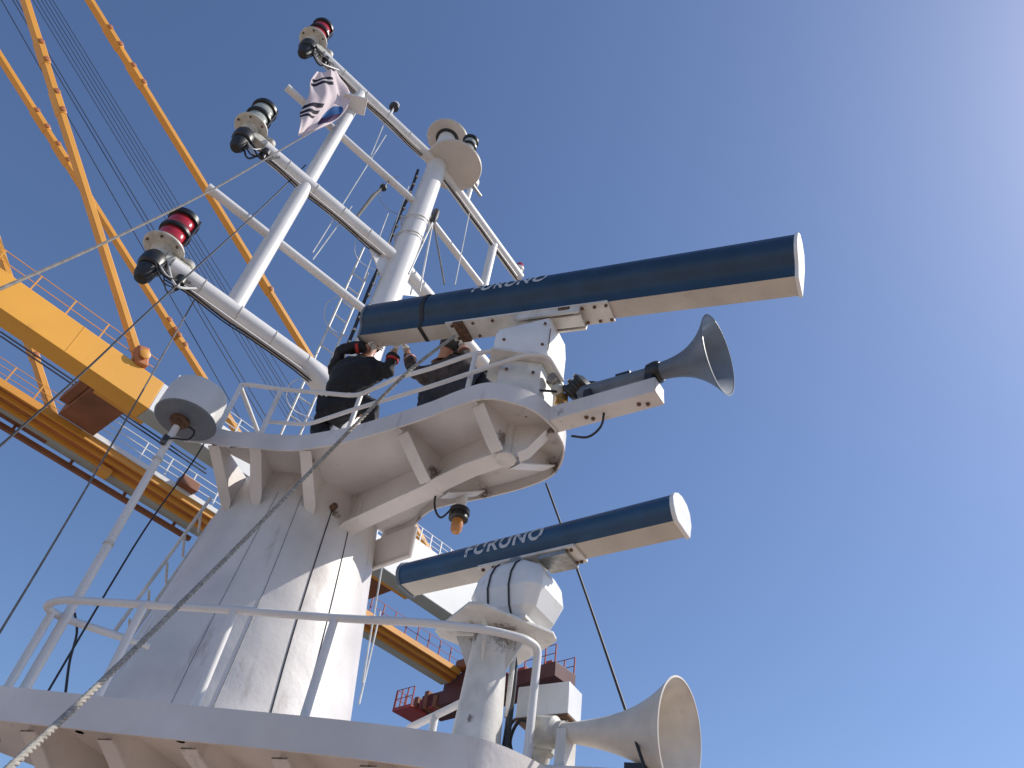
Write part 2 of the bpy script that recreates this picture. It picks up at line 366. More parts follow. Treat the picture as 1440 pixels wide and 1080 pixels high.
mb = MB(); mb.lathe(W(2.51, 0, 5.375), Z3, [(-.02, .085), (.0, .085)], 8); mb.tube([W(2.51, 0, 5.36), W(2.51, 0, 5.70)], .045, 12); mb.build('hub', 'old_white', up_deck)
# lower platform brackets
for px in ((8, 1010), (120, 1022), (240, 1035), (372, 1049), (500, 1060), (610, 1072)):
    P = atz(px, 2.93); q = np.array([(P[:2] - A0) @ BOW, (P[:2] - A0) @ STB]) + np.array([-.40, .92]) * .15; t_ = 0
    while np.hypot(*(q + t_ * np.array([-.40, .92]))) > trunk_r(2.5) and t_ < 2.4: t_ += .02
    inn = q + t_ * np.array([-.40, .92])
    rib(lo_deck, *q, 3.03, 2.94, 2.45, .045, tuple(inn))
for f_, s_ in ((2.82, .42), (2.15, .96), (1.36, 1.48)): rib(lo_deck, f_, s_, 3.03, 2.94, 2.45, .045)
# rust dots and bolt stubs on the lips
mb = MB()
for p in ((690, 556), (740, 585), (480, 612)): mb.lathe(atz(p, 5.70), -ray(p), [(-.03, .012), (.012, .012)], 8)
tag(mb.build('lip_bolt', 'rusty', up_deck), kind='stuff')
# ladder on the port quarter of the trunk
az = rad(146)
lo_z, hi_z = 4.2, 5.6
def lp(z, q, off): 
    r = trunk_r(z) + off; c = np.array([A0[0] + r * math.cos(az), A0[1] + r * math.sin(az), z]); return c + q * np.array([-math.sin(az), math.cos(az), 0])
ladder = MB().tube([lp(lo_z, -.17, .16), lp(hi_z, -.17, .11)], .016, 8).tube([lp(lo_z, .17, .16), lp(hi_z, .17, .11)], .016, 8).build('trunk_ladder', 'old_white', mast)
for z in np.arange(lo_z + .15, hi_z, .27): MB().tube([lp(z, -.17, .16), lp(z, .17, .11)], .012, 6).build('rung', 'old_white', ladder)
# boss at trunk for the tie
mb = MB(); mb.lathe(on_trunk(rad(262), 5.45), (on_trunk(rad(262), 5.45) - W(0, 0, 5.45)), [(0, .03), (.05, .03), (.06, .02)], 10); mb.build('eye_boss', 'rusty', mast)

# ------------------------------------------------------------------ guard rails
def guard_rail(name, label, pts, mids, posts, base_z, r=.022):
    t = thing(name, (*np.array(pts[0])[:2], base_z), label, 'railing')
    MB().tube(arc_fillet(pts, .10), r, 12).build('top_rail', 'pipe_white', t)
    if mids: MB().tube(arc_fillet(mids, .10), r * .9, 10).build('middle_rail', 'pipe_white', t)
    for p in posts:
        p = np.array(p); MB().tube([p, (p[0], p[1], base_z)], r * 1.05, 12).build('stanchion', 'pipe_white', t)
    return t
zr = 3.80
rp = [W(.55, -1.05, zr), atz((85, 868), zr), atz((62, 852), zr), atz((85, 843), zr), atz((200, 850), zr), atz((330, 858), zr), atz((470, 869), zr), atz((600, 876), zr), atz((690, 886), zr), atz((740, 899), zr)]
end = atz((757, 911), zr)
rp += [end, np.array([end[0] + .01, end[1] + .01, zr - .12]), np.array([end[0] + .01, end[1] + .01, 3.03])]
guard_rail('guard_rail', 'bent white pipe railing around the lower mast platform', rp, None,
           [atz((74, 860), zr), atz((203, 850), zr), atz((330, 858), zr), atz((471, 869), zr)], 3.03, .024)
# starboard return of the lower railing
rs = [atz((668, 978), 3.62), atz((640, 993), 3.62), atz((575, 1024), 3.60)]
guard_rail('guard_rail', 'far-side white pipe railing behind the small radar pedestal', rs, None, [atz((612, 1006), 3.61)], 3.03, .024)
zt, zm = 6.36, 6.05
tp = [W(.0, -.78, 6.2), atz((337, 541), zt), atz((352, 541), zt), atz((393, 547), zt), atz((502, 557), zt), atz((560, 531), zt), atz((607, 518), zt), atz((667, 497), zt), atz((715, 491), zt)]
mp_ = [W(.35, -.92, zm), atz((433, 597), zm), atz((500, 575), zm), atz((607, 543), zm), atz((667, 523), zm), atz((740, 499), zm), atz((770, 499), zm), W(2.93, .06, zm - .02)]
guard_rail('guard_rail', 'double white pipe railing on the upper mast platform beside the workers', tp, mp_, [atz((340, 541), zt), atz((396, 547), zt), atz((507, 557), zt), atz((669, 497), zt)], 5.70, .021)
mb = MB(); mb.lathe(W(2.93, .05, zm - .02), (1, -.3, -.2), [(0, .045), (.03, .045), (.05, .03)], 14)

# ------------------------------------------------------------------ lattice signal mast above
sig = thing('signal_mast', W(0, 0, 5.7), 'white tubular signal mast with crossed yardarms above the platform', 'mast')
Y0 = A0[1]
main = MB().tube([W(0, 0, 5.70), W(0, 0, 7.0)], [.30, .21], 28).tube([W(0, 0, 6.98), W(0, 0, 9.6), W(0, 0, 13.3)], [.19, .172, .14], 28).build('main_post', 'pipe_white', sig)
SW = np.array([math.cos(rad(12)), math.sin(rad(12)), 0])
def arm(xl, z, r, right=0, name='yardarm', r2=None):
    p = [np.array([xl, Y0, z]), np.array([A0[0] - .1, Y0, z])]
    o = MB().tube(p, [r, r2 or r], 20).build(name, 'pipe_white', sig)
    if right:
        c = np.array([A0[0], Y0, z]); MB().tube([c + SW * .1, c + SW * right], r, 20).build(name, 'pipe_white', sig)
    return o
a1 = arm(.36, 7.34, .105, 0); MB().tube([(1.95, Y0, 7.34), (2.35, Y0, 7.22), (2.5, Y0, 7.0)], [.107, .15, .2], 20).build('arm_root', 'pipe_white', sig)
a2 = arm(.42, 9.80, .105, 2.3); a3 = arm(.34, 12.42, .095, 2.42)
arm(.20, 8.62, .052); arm(.22, 11.18, .052, 1.55)
MB().tube([(1.055, Y0, 7.36), (1.055, Y0, 12.45)], [.095, .085], 20).build('port_post', 'pipe_white', sig)
rc = np.array([A0[0], Y0, 0]) + SW * 1.62
MB().tube([(rc[0], rc[1], 11.0), (rc[0], rc[1], 12.4)], .07, 16).build('starboard_post', 'pipe_white', sig)
# gussets at main post / middle arm
for d, sg in ((np.array([-1., 0, 0]), 1), (SW, 1)):
    c = np.array([A0[0], Y0, 0]); w_ = np.cross(Z3, d)
    for z, hh in ((9.80, .42),):
        MB().prism([c + d * .12 + Z3 * (z - .08) - w_ * .01, c + d * .55 + Z3 * (z - .08) - w_ * .01, c + d * .14 + Z3 * (z - .08 - hh) - w_ * .01], w_ * .02).build('gusset', 'pipe_white', sig)
# cable trays under the arms, with black cable and clips
for xl, z, r in ((.5, 7.34, .105), (.55, 9.80, .105), (.5, 12.42, .095)):
    tr = MB().box(((xl + A0[0] - .25) / 2, Y0 - .03, z - r - .035), (A0[0] - .25 - xl) / 2, .035, .006).build('cable_tray', 'pipe_white', sig)
    pts = [(x, Y0 - .035 + .012 * math.sin(x * 7), z - r - .052 - .012 * abs(math.sin(x * 5))) for x in np.linspace(xl - .1, A0[0] - .3, 30)]
    MB().tube(pts, .009, 6).tube([np.array(p) + [0, .03, -.004] for p in pts], .007, 6).build('cable_run', 'black_rubber', tr)
    for x in np.arange(xl + .2, A0[0] - .4, .42): MB().tube([(x, Y0 + r * 1.03 * math.cos(a), z + r * 1.03 * math.sin(a)) for a in np.linspace(0, 2 * math.pi, 20)], .006, 5, caps=False).build('clip', 'lamp_body', tr)
c = np.array([A0[0], Y0, 0])
for z, L_, r in ((12.42, 2.3, .095),):
    a_ = c + SW * .3; b_ = c + SW * L_; q = np.cross(Z3, SW) * -.02
    tr = MB().box(((a_ + b_) / 2 + Z3 * (z - r - .035) + q), (L_ - .3) / 2, .035, .006, ex=SW).build('cable_tray', 'pipe_white', sig)
    MB().tube([c + SW * t + q + Z3 * (z - r - .055 - .012 * abs(math.sin(t * 5))) for t in np.linspace(.2, L_ + .05, 24)], .014, 6).build('cable_run', 'black_rubber', tr)
# dark ladder-like cable run up the port side of the main post
pts = [W(-.08, -.225 + .01 * math.sin(z * 4), z) for z in np.linspace(7.2, 12.0, 40)]
MB().tube(pts, .022, 8).build('cable_run', 'black_rubber', sig)
for z in np.arange(7.4, 12.0, .22): MB().box(W(-.08, -.215, z), .035, .02, .012, ex=(BOW[0], BOW[1], 0)).build('clip', 'lamp_body', sig)
# bands round the main post
for z in (10.35, 10.75): MB().tube([W(.19 * math.cos(a), .19 * math.sin(a), z + .06 * math.sin(a)) for a in np.linspace(0, 2 * math.pi, 30)], .010, 6, caps=False).build('band', 'lamp_body', sig)
# top disc and bracket disc
MB().lathe(W(0, 0, 13.28), Z3, [(0, .33), (.03, .34), (.035, .33)], 40).build('top_disc', 'disc_paint', sig)
MB().lathe(W(0, 0, 13.26), Z3, [(0, .18), (.018, .19)], 30).build('disc_collar', 'black_metal', sig)
dc = (atz((605, 243), 12.42) + atz((672, 223), 12.42)) / 2
dk = MB().lathe((dc[0], dc[1], 12.40), Z3, [(0, .43), (.03, .44), (.04, .43)], 44).build('bracket_disc', 'disc_paint', sig)
MB().box(((dc[0] + A0[0]) / 2, (dc[1] + A0[1]) / 2, 12.475), .30, .05, .03, ex=(dc[0] - A0[0], dc[1] - A0[1], 0)).build('disc_arm', 'pipe_white', sig)
# stub of the flag yard and plate at the port post top
MB().box((1.03, Y0 - .16, 11.78), .16, .13, .012, ex=(1, -.5, .25)).build('post_plate', 'pipe_white', sig)

# ------------------------------------------------------------------ caged ladder behind the main post
lx = thing('caged_ladder', W(-.5, -.5, 5.7), 'thin white ladder with wire hoops behind the main mast post', 'ladder')
yl = 6.75
sa = aty((436, 518), yl); sb_ = aty((461, 518), yl)
for q, zt_ in ((sa, 10.6), (sb_, 10.2)): MB().tube([(q[0], yl, 5.9), (q[0], yl, zt_)], .016, 8).build('stile', 'wire_light', lx)
for z in np.arange(6.1, 10.1, .3): MB().tube([(sa[0], yl, z), (sb_[0], yl, z)], .010, 6).build('rung', 'wire_light', lx)
xm = (sa[0] + sb_[0]) / 2
for z in np.arange(7.4, 11.8, 1.45): MB().tube([(xm + .34 * math.sin(a), yl - .02 - .32 + .34 * math.cos(a), z + .02 * math.sin(3 * a)) for a in np.linspace(-2.3, 2.3, 20)], .005, 5).build('hoop', 'steel' if int(z * 10) % 2 else 'wire_light', lx)

# ------------------------------------------------------------------ radar scanners
def beam(t, c, d, L, prof, blue_to, cap_scale, letters, taper=0.0, paint='radar_blue'):
    d = np.array(d, float); d /= np.linalg.norm(d); n = np.array([d[1], -d[0], 0.]); n /= np.linalg.norm(n)
    if n @ (EYE - c) < 0: n = -n
    up_ = np.cross(d, n); up_ = up_ if up_[2] > 0 else -up_
    def pt(u, p, sc=1.0, cen=None):
        a, b = p
        if cen is not None: a = cen[0] + (a - cen[0]) * sc; b = cen[1] + (b - cen[1]) * sc
        k = 1 + taper * u / (L / 2)
        return np.array(c) + d * u + n * a * k + up_ * b * k
    N_ = len(prof); cen = (np.mean([p[0] for p in prof]), np.mean([p[1] for p in prof]))
    b0, b1 = blue_to
    front = prof[b0:b1 + 1]; back = prof[b1:] + prof[:b0 + 1]
    us = np.linspace(-L / 2, L / 2, 9)
    MB().strip([[pt(u, p) for p in front] for u in us]).build('radome_front', paint, t, angle=50)
    MB().strip([[pt(u, p) for p in back] for u in us]).build('back_panel', 'beam_panel', t, angle=30)
    for sg in (-1, 1):
        mb = MB(); mb.prism([pt(sg * L / 2, p, cap_scale, cen) for p in prof], d * sg * .028)
        mb.build('end_cap', 'box_white' if sg > 0 else 'horn_grey', t, bevel=.006)
    # seam line
    # lettering wrapped on the front
    body, uc, size, arc0 = letters
    cu_ = bpy.data.curves.new('tmp', 'FONT'); cu_.body = body; cu_.size = size; cu_.offset = size * .028; cu_.space_character = 1.12; cu_.align_x = 'CENTER'; cu_.shear = .12
    ob = bpy.data.objects.new('tmp', cu_); COL.objects.link(ob); bpy.context.view_layer.update()
    me = bpy.data.meshes.new_from_object(ob.evaluated_get(bpy.context.evaluated_depsgraph_get()))
    bm = bmesh.new(); bm.from_mesh(me); bmesh.ops.triangulate(bm, faces=bm.faces)
    for y in np.arange(-.1, size * 1.1, size / 10): bmesh.ops.bisect_plane(bm, geom=bm.verts[:] + bm.edges[:] + bm.faces[:], plane_co=(0, y, 0), plane_no=(0, 1, 0))
    # arc-length table down the front profile from its top
    arc = [0.0]; fr = front[::-1]
    for i in range(1, len(fr)): arc.append(arc[-1] + math.hypot(fr[i][0] - fr[i - 1][0], fr[i][1] - fr[i - 1][1]))
    def surf(s):
        s = max(0, min(arc[-1] - 1e-6, s)); i = max(k for k in range(len(arc) - 1) if arc[k] <= s); q = (s - arc[i]) / (arc[i + 1] - arc[i])
        a, b = fr[i], fr[i + 1]; tx, ty = b[0] - a[0], b[1] - a[1]; l = math.hypot(tx, ty); nx, ny = -ty / l, tx / l
        if nx < 0 and ny < 0: nx, ny = -nx, -ny
        if nx * .7 + ny * .3 < 0: nx, ny = -nx, -ny
        return (a[0] + tx * q + nx * .004, a[1] + ty * q + ny * .004)
    mb = MB(); mb.add([pt(uc + v.co.x, surf(arc0 + size * .72 - v.co.y)) for v in bm.verts], [tuple(v.index for v in f.verts) for f in bm.faces])
    mb.build('lettering', 'worn_letters', t, fix=False)
    bm.free(); bpy.data.objects.remove(ob); bpy.data.curves.remove(cu_); bpy.data.meshes.remove(me)
    return d, n, up_, pt

# --- the smaller scanner on the lower platform
pc = np.array([2.865, 3.36, 3.0])
r1 = thing('radar_scanner', pc, 'smaller blue radar scanner on its white pedestal over the lower platform', 'radar', 'radar scanners')
MB().lathe(pc, Z3, [(0, .150), (.3, .138), (.86, .108), (.90, .108)], 28).build('pedestal', 'old_white', r1)
for a in range(4):
    u = np.array([math.cos(a * math.pi / 2 + .6), math.sin(a * math.pi / 2 + .6), 0]); w_ = np.cross(Z3, u)
    MB().prism([pc + u * .09 + Z3 * .9 - w_ * .008, pc + u * .22 + Z3 * .9 - w_ * .008, pc + u * .10 + Z3 * .66 - w_ * .008], w_ * .016).build('bracket', 'old_white', r1)
e1 = np.array([math.cos(rad(-14)), math.sin(rad(-14)), 0])
tab = MB().prism([(pc + [.03, .0, 0] + x * .31 * e1 + y * .27 * np.cross(Z3, e1)) * [1, 1, 0] + Z3 * 3.92 for x, y in ((-1, -.8), (-.8, -1), (.8, -1), (1, -.8), (1, .8), (.8, 1), (-.8, 1), (-1, .8))], (0, 0, .022)).build('table_plate', 'old_white', r1, bevel=.004)
# faceted gearbox: stacked octagon-like sections
gc = np.array([2.96, 3.27, 0]); gd = np.array([.97, -.242, 0]); gd = np.array([.242, -.97, 0]); gn = np.array([.97, .242, 0])
def ring(a, b, ch, z): return [gc + gd * x + gn * y + Z3 * z for x, y in ((-a, -b + ch), (-a + ch, -b), (a - ch, -b), (a, -b + ch), (a, b - ch), (a - ch, b), (-a + ch, b), (-a, b - ch))]
secs = [ring(.14, .12, .04, 3.965), ring(.21, .17, .05, 4.03), ring(.255, .205, .06, 4.15), ring(.245, .195, .07, 4.25), ring(.20, .16, .06, 4.33), ring(.14, .12, .05, 4.375)]
mb = MB(); mb.strip([s + [s[0]] for s in secs]); mb.add(secs[0], [tuple(range(7, -1, -1))]); mb.add(secs[-1], [tuple(range(8))])
gbx = mb.build('gearbox', 'box_white', r1, angle=20, bevel=.012)
for u_ in (-.09, .06):
    pts = []
    for z, b in ((3.97, .12), (4.03, .172), (4.15, .208), (4.25, .198), (4.33, .163), (4.375, .12)): pts.append(gc + gd * u_ - gn * (b + .004) + Z3 * z)
    MB().tube(pts, .006, 5).build('seam', 'black_rubber', gbx)
MB().tube([gc + gn * 0 + Z3 * 4.38, gc + Z3 * 4.43], .10, 20).build('shaft', 'steel', r1)
MB().box(gc + Z3 * 3.952, .17, .15, .010, ex=gd).build('base_flange', 'old_white', r1)
near = (atz((566, 828), 4.42) + atz((940, 738), 4.42)) / 2; far = (atz((580, 840), 4.42) + atz((970, 757), 4.42)) / 2
cc = (near + far) / 2
PL = [(-.085, 0), (.085, 0), (.115, .03), (.135, .075), (.135, .12), (.11, .165), (.06, .20), (0, .215), (-.06, .205), (-.10, .17), (-.115, .10)]
d1, n1, up1, pt1 = beam(r1, np.array([cc[0], cc[1], 4.44]), (.235, -.972, 0), 2.04, PL, (1, 7), 1.10, ('FURUNO', -.16, .14, .125), .05, 'radar_faded')
mb = MB(); mb.box(cc * [1, 1, 0] + Z3 * 4.428 , .36, .10, .010, ex=d1); mp1 = mb.build('mount_plate', 'old_white', r1, bevel=.003)
mb = MB()
for u_ in (-.33, -.25, .20, .30, .33):
    for s_ in (-.07, .07): bolts(mb, [cc * [1, 1, 0] + Z3 * 4.418 + d1 * u_ + n1 * s_], -Z3, .012, .012)
tag(mb.build('bolt', 'rusty', mp1), kind='stuff')
MB().box(cc * [1, 1, 0] + d1 * .2 + Z3 * 4.40, .10, .09, .016, ex=d1).build('clamp', 'steel', r1)
# cable from the gearbox down the pedestal
MB().tube(smooth([pc + [.10, .0, .90], pc + [.155, -.06, .80], pc + [.155, -.08, .50], pc + [.10, -.13, .22], pc + [.0, -.20, .03]], 8), .020, 8).build('cable', 'black_rubber', r1)
MB().tube([pc + [.135, -.07, .90], pc + [.14, -.075, .45]], .016, 8).build('conduit', 'old_white', r1)

# --- the larger scanner on the upper platform
gc2 = np.array([2.83, 3.32, 5.70])
r2 = thing('radar_scanner', gc2, 'larger long blue radar scanner over the workers on the upper platform', 'radar', 'radar scanners')
plan = [(2.45, 3.37), (2.77, 3.08), (3.09, 3.20), (3.24, 3.40), (3.02, 3.62), (2.64, 3.62)]
cpl = np.array([np.mean([p[0] for p in plan]), np.mean([p[1] for p in plan])])
def gsec(k, z, dz=0): return [np.array([cpl[0] + (x - cpl[0]) * k, cpl[1] + (y - cpl[1]) * k, z + (dz if i in (0, 5) else 0)]) for i, (x, y) in enumerate(plan)]
def stack(secs): 
    mb = MB(); mb.strip([q + [q[0]] for q in secs]); mb.add(secs[0], [tuple(range(5, -1, -1))]); mb.add(secs[-1], [tuple(range(6))]); return mb
ped = stack([gsec(.80, 5.70), gsec(.74, 6.16)]).build('pedestal', 'old_white', r2, bevel=.006, angle=20)
fa = np.array([.32, -.29, 0]); fa /= np.linalg.norm(fa); fn = np.array([-.67, -.74, 0])
mb = MB(); o_ = np.array([*(cpl + (np.array([2.45, 3.37]) - cpl) * .77), 0])
for u_ in (.06, .27):
    for z in (6.03,): bolts(mb, [o_ + fa * u_ + Z3 * z + fn * .006], fn, .013, .01)
tag(mb.build('bolt', 'rusty', ped), kind='stuff')
stack([gsec(1.04, 6.165), gsec(1.04, 6.19)]).build('base_flange', 'old_white', r2, angle=20, bevel=.003)
gb2 = stack([gsec(.97, 6.192), gsec(1.0, 6.24), gsec(1.0, 6.50, -.14), gsec(.94, 6.675, -.24)]).build('gearbox', 'box_white', r2, bevel=.010, angle=20)
B_ = np.array([2.77, 3.08, 0])
mb = MB(); bolts(mb, [B_ - fa * .05 + fn * .002 + Z3 * 6.56, B_ - fa * .05 + Z3 * 6.30 + fn * .002, B_ - fa * .36 + Z3 * 6.30 + fn * .002], fn, .013, .01); tag(mb.build('bolt', 'rusty', gb2), kind='stuff')
MB().tube([B_ + [-.004, -.006, 6.24], B_ + [-.004, -.006, 6.5]], .004, 5).build('seam', 'rusty', gb2)
L2, R2 = atr((519, 480), 7.65), atr((1108, 404), 6.10)          # its inboard end is being lifted by the workers
c2 = (L2 + R2) / 2
MB().tube([(2.83, 3.33, 6.60), (2.83, 3.31, 6.73)], .12, 24).build('shaft', 'steel', r2)
PU = [(-.09, 0), (.09, 0), (.105, .07), (.125, .12), (.165, .155), (.195, .22), (.20, .30), (.178, .37), (.125, .42), (.04, .44), (-.06, .42), (-.11, .30), (-.10, .12)]
d2, n2, up2, pt2 = beam(r2, c2, R2 - L2, 4.0, PU, (1, 9), 1.07, ('FURUNO', -.42, .17, .135), .04)
def under(u, s_, h): return pt2(u, (s_, 0)) + up2 * h
mpl = MB().box(under(-.22, 0, -.012), .78, .112, .010, ex=d2, ey=n2, ez=up2).build('mount_plate', 'old_white', r2, bevel=.003)
for u_ in (-.86, .18): MB().box(under(u_, 0, -.035), .05, .115, .014, ex=d2, ey=n2, ez=up2).build('clamp', 'rusty', mpl)
for s_ in (-1, 1): MB().box(under(.02, s_ * .095, -.055), .30, .010, .035, ex=d2, ey=n2, ez=up2).build('flange', 'old_white', mpl)
MB().box(under(.02, 0, -.08), .30, .06, .010, ex=d2, ey=n2, ez=up2).build('flange', 'old_white', mpl)
mb = MB()
for u_ in (-.94, -.72, -.52, -.2, -.08, .23, .33, .44, .54):
    for s_ in (-.08, .075): bolts(mb, [under(u_, s_, -.022)], -up2, .014, .014)
tag(mb.build('bolt', 'rusty', mpl), kind='stuff')
# dark lashing strap round the scanner near its inboard end
pp = [pt2(-1.30, (p[0] * 1.04, p[1] * 1.02 - .004)) for p in PU]; pp.append(pp[0])
st = MB().strip([[p + d2 * q for p in pp] for q in (-.022, .022)]).build('lashing_strap', 'black_rubber', None, fix=False)
tag(st, 'dark lashing strap wrapped around the larger radar scanner', 'strap')

# ------------------------------------------------------------------ ship horns
def bell(mb, p0, d, prof, wall=.012):
    outer = prof; inner = [(h + .004, max(r - wall, .004)) for h, r in prof]
    L = prof[-1][0]
    mb.lathe(p0, d, outer + [(L + .006, prof[-1][1] + .004), (L + .008, prof[-1][1] - wall * .5), (L, prof[-1][1] - wall)] + inner[::-1], 48, caps=False)
hz = 5.86
h0 = atz((815, 555), hz); h1 = h0 + np.array([math.cos(rad(-78)) * 1.10, math.sin(rad(-78)) * 1.10, -.085]); hd = h1 - h0; HL = np.linalg.norm(hd); hd /= HL
horn = thing('ship_horn', (*h0[:2], 5.6), 'dark grey trumpet horn on the bracket in front of the upper platform', 'horn', 'ship horns')
mb = MB(); pr_ = [(0, .055), (.10, .05), (.55, .052), (.62, .058)]
MB().lathe(h0, hd, [(.0, .05), (.05, .06), (.5, .055), (HL - .45, .055)], 24).build('tube', 'horn_grey', horn)
mb = MB(); bl = []
for i in range(16):
    t = i / 15; bl.append((HL - .46 + .46 * t, .062 + .03 * t + .20 * t ** 3.2))
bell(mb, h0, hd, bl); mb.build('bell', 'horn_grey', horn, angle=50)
MB().lathe(h0 + hd * (HL - .47), hd, [(-.05, .075), (0, .085), (.03, .085), (.05, .07)], 20).build('clamp_ring', 'black_metal', horn)
hn = np.cross(Z3, hd)
MB().box(h0 + hd * .38 - Z3 * .0 + Z3 * .045, .06, .03, .03, ex=hd).build('clamp_block', 'black_metal', horn)
# square bracket beam carried by the platform nose
q0 = h0 * [1, 1, 0] - hd * .22 + Z3 * 5.665; q1 = h0 * [1, 1, 0] + hd * (HL - .44) + Z3 * 5.665
bb = MB().box((q0 + q1) / 2 - Z3 * 0, np.linalg.norm(q1 - q0) / 2, .075, .075, ex=hd).build('bracket_beam', 'white_paint', horn, bevel=.008)
mb = MB(); bolts(mb, [(q0 + q1) / 2 + hd * .42 - hn * .075 + Z3 * .03, (q0 + q1) / 2 + hd * .40 + hn * .076 + Z3 * .03], hn, .014, .01); bolts(mb, [(q0 + q1) / 2 + hd * a_ - Z3 * .075 + hn * b_ for a_, b_ in ((-.1, .02), (-.14, -.01), (.34, .02), (.28, 0))], -Z3, .016, .012); tag(mb.build('bolt', 'rusty', bb), kind='stuff')
for k in (.10, HL - .50): MB().box(h0 + hd * k - Z3 * .08, .03, .06, .05, ex=hd).build('saddle', 'black_metal', horn)
# ribbed valve and driver cluster at the horn's throat
dr = MB().lathe(h0 - hd * .02 + Z3 * .07, hd * .7 + Z3 * .5 + hn * -.1, [(-.09, .06), (-.07, .10), (-.05, .10), (-.045, .085), (-.02, .085), (-.015, .105), (.01, .105), (.015, .085), (.04, .085), (.045, .10), (.07, .10), (.10, .04)], 22).build('driver', 'black_metal', horn)
MB().lathe(h0 - hd * .16 - Z3 * .02, -Z3, [(-.06, .03), (-.05, .05), (.02, .05), (.03, .035), (.14, .035), (.15, .03)], 16).build('valve', 'brass', horn)
MB().lathe(h0 - hd * .17 + Z3 * .06 - hn * .03, -hn, [(0, .05), (.03, .055), (.06, .04), (.07, .02)], 16).build('valve_cap', 'lamp_body', horn)
MB().lathe(h0 - hd * .20 + Z3 * .16 - hn * .05, -hn, [(0, .06), (.05, .06), (.07, .045)], 18).build('sounder', 'steel', horn)
MB().tube(smooth([h0 - hd * .16 - hn * .08 + Z3 * .02, h0 - hd * .30 - hn * .20 - Z3 * .04, h0 - hd * .42 - hn * .2 - Z3 * .14], 6), .010, 6).build('hose', 'black_rubber', horn)
MB().tube(smooth([h0 + Z3 * .14, h0 + hd * .08 + Z3 * .18 + hn * .08, h0 + hd * .20 + Z3 * .12 + hn * .1, h0 + hd * .22 + Z3 * .0 + hn * .07], 6), .010, 6).build('hose', 'black_rubber', horn)
MB().tube(smooth([(q0 + q1) / 2 + hd * .0 - Z3 * .07, (q0 + q1) / 2 + hd * -.02 - Z3 * .2, (q0 + q1) / 2 - hd * .12 - Z3 * .27, (q0 + q1) / 2 - hd * .26 - Z3 * .22], 6), .009, 6).build('hose', 'black_rubber', horn)

lz = 3.36
l0 = atz((790, 1030), lz); l1 = l0 + np.array([math.cos(rad(-76)) * .675, math.sin(rad(-76)) * .675, -.08]); ld = l1 - l0; LL = np.linalg.norm(ld); ld /= LL; ln = np.cross(Z3, ld)
horn2 = thing('ship_horn', (*l0[:2], 3.1), 'cream trumpet horn beside the white junction box on the lower platform', 'horn', 'ship horns')
bl = [(0, .05), (.06, .052)]
for i in range(16):
    t = i / 15; bl.append((.08 + (LL - .08) * t, .056 + .075 * t + .15 * t ** 3))
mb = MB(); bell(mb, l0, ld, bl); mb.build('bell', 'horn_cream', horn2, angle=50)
MB().lathe(l0 - ld * .17, ld, [(0, .075), (.02, .085), (.13, .085), (.15, .06), (.18, .06)], 22).build('driver', 'lamp_body', horn2)
hb = MB().box(l0 * [1, 1, 0] + ld * .10 + Z3 * 3.10, .42, .09, .06, ex=ld).build('bracket_beam', 'white_paint', horn2, bevel=.008)
mb = MB(); bolts(mb, [l0 * [1, 1, 0] + ld * (.16 + k * .08) - ln * .091 + Z3 * 3.11 for k in (0, 1)], -ln, .022, .01); tag(mb.build('bolt', 'rusty', hb), kind='stuff')
for k in (.03,): MB().box(l0 + ld * k - Z3 * .13, .03, .06, .13, ex=ld).build('saddle', 'old_white', horn2)
MB().box(l0 * [1, 1, 0] + ld * .47 + Z3 * 3.165, .06, .07, .03, ex=ld).build('clamp_block', 'black_metal', horn2)
MB().tube(smooth([l0 - ld * .16 + Z3 * .02, l0 - ld * .28 + Z3 * .06, l0 - ld * .33 - Z3 * .06, l0 - ld * .26 - Z3 * .16, l0 - ld * .10 - Z3 * .2], 6), .010, 6).build('hose', 'black_rubber', horn2)

# junction box by the lower horn
jc = (atz((740, 1008), 3.50) + atz((820, 1015), 3.50)) / 2
je = np.array([.28, -.96, 0])
jb = thing('junction_box', (jc[0], jc[1], 3.1), 'plain white junction box on a thin post above the cream horn', 'junction box')
jx = atz((798, 1003), 3.50)
jcen = jx - je * .17 + np.array([.96, .28, 0]) * .09
MB().box(jcen * [1, 1, 0] + Z3 * 3.595, .17, .09, .095, ex=je).build('enclosure', 'box_white', jb, bevel=.006)
MB().box(jcen * [1, 1, 0] + Z3 * 3.494, .174, .094, .006, ex=je).build('lid_edge', 'rusty', jb)
for sg in (-.1, .12): MB().box(jcen * [1, 1, 0] + je * sg + Z3 * 3.26, .022, .03, .23, ex=je).build('post', 'old_white', jb)
MB().lathe(jcen * [1, 1, 0] - je * .02 + Z3 * 3.36, -Z3, [(-.13, .06), (-.10, .07), (.04, .07), (.06, .05), (.12, .04)], 18).build('cable_gland', 'lamp_body', jb)
MB().tube(smooth([jcen * [1, 1, 0] - je * .17 + Z3 * 3.56, jcen * [1, 1, 0] - je * .25 + Z3 * 3.50, jcen * [1, 1, 0] - je * .23 + Z3 * 3.34, jcen * [1, 1, 0] - je * .10 + Z3 * 3.24, jcen * [1, 1, 0] + Z3 * 3.25], 6), .010, 6).build('cable', 'black_rubber', jb)
# white conduit elbow post next to the box
cb = atz((748, 985), 3.55)

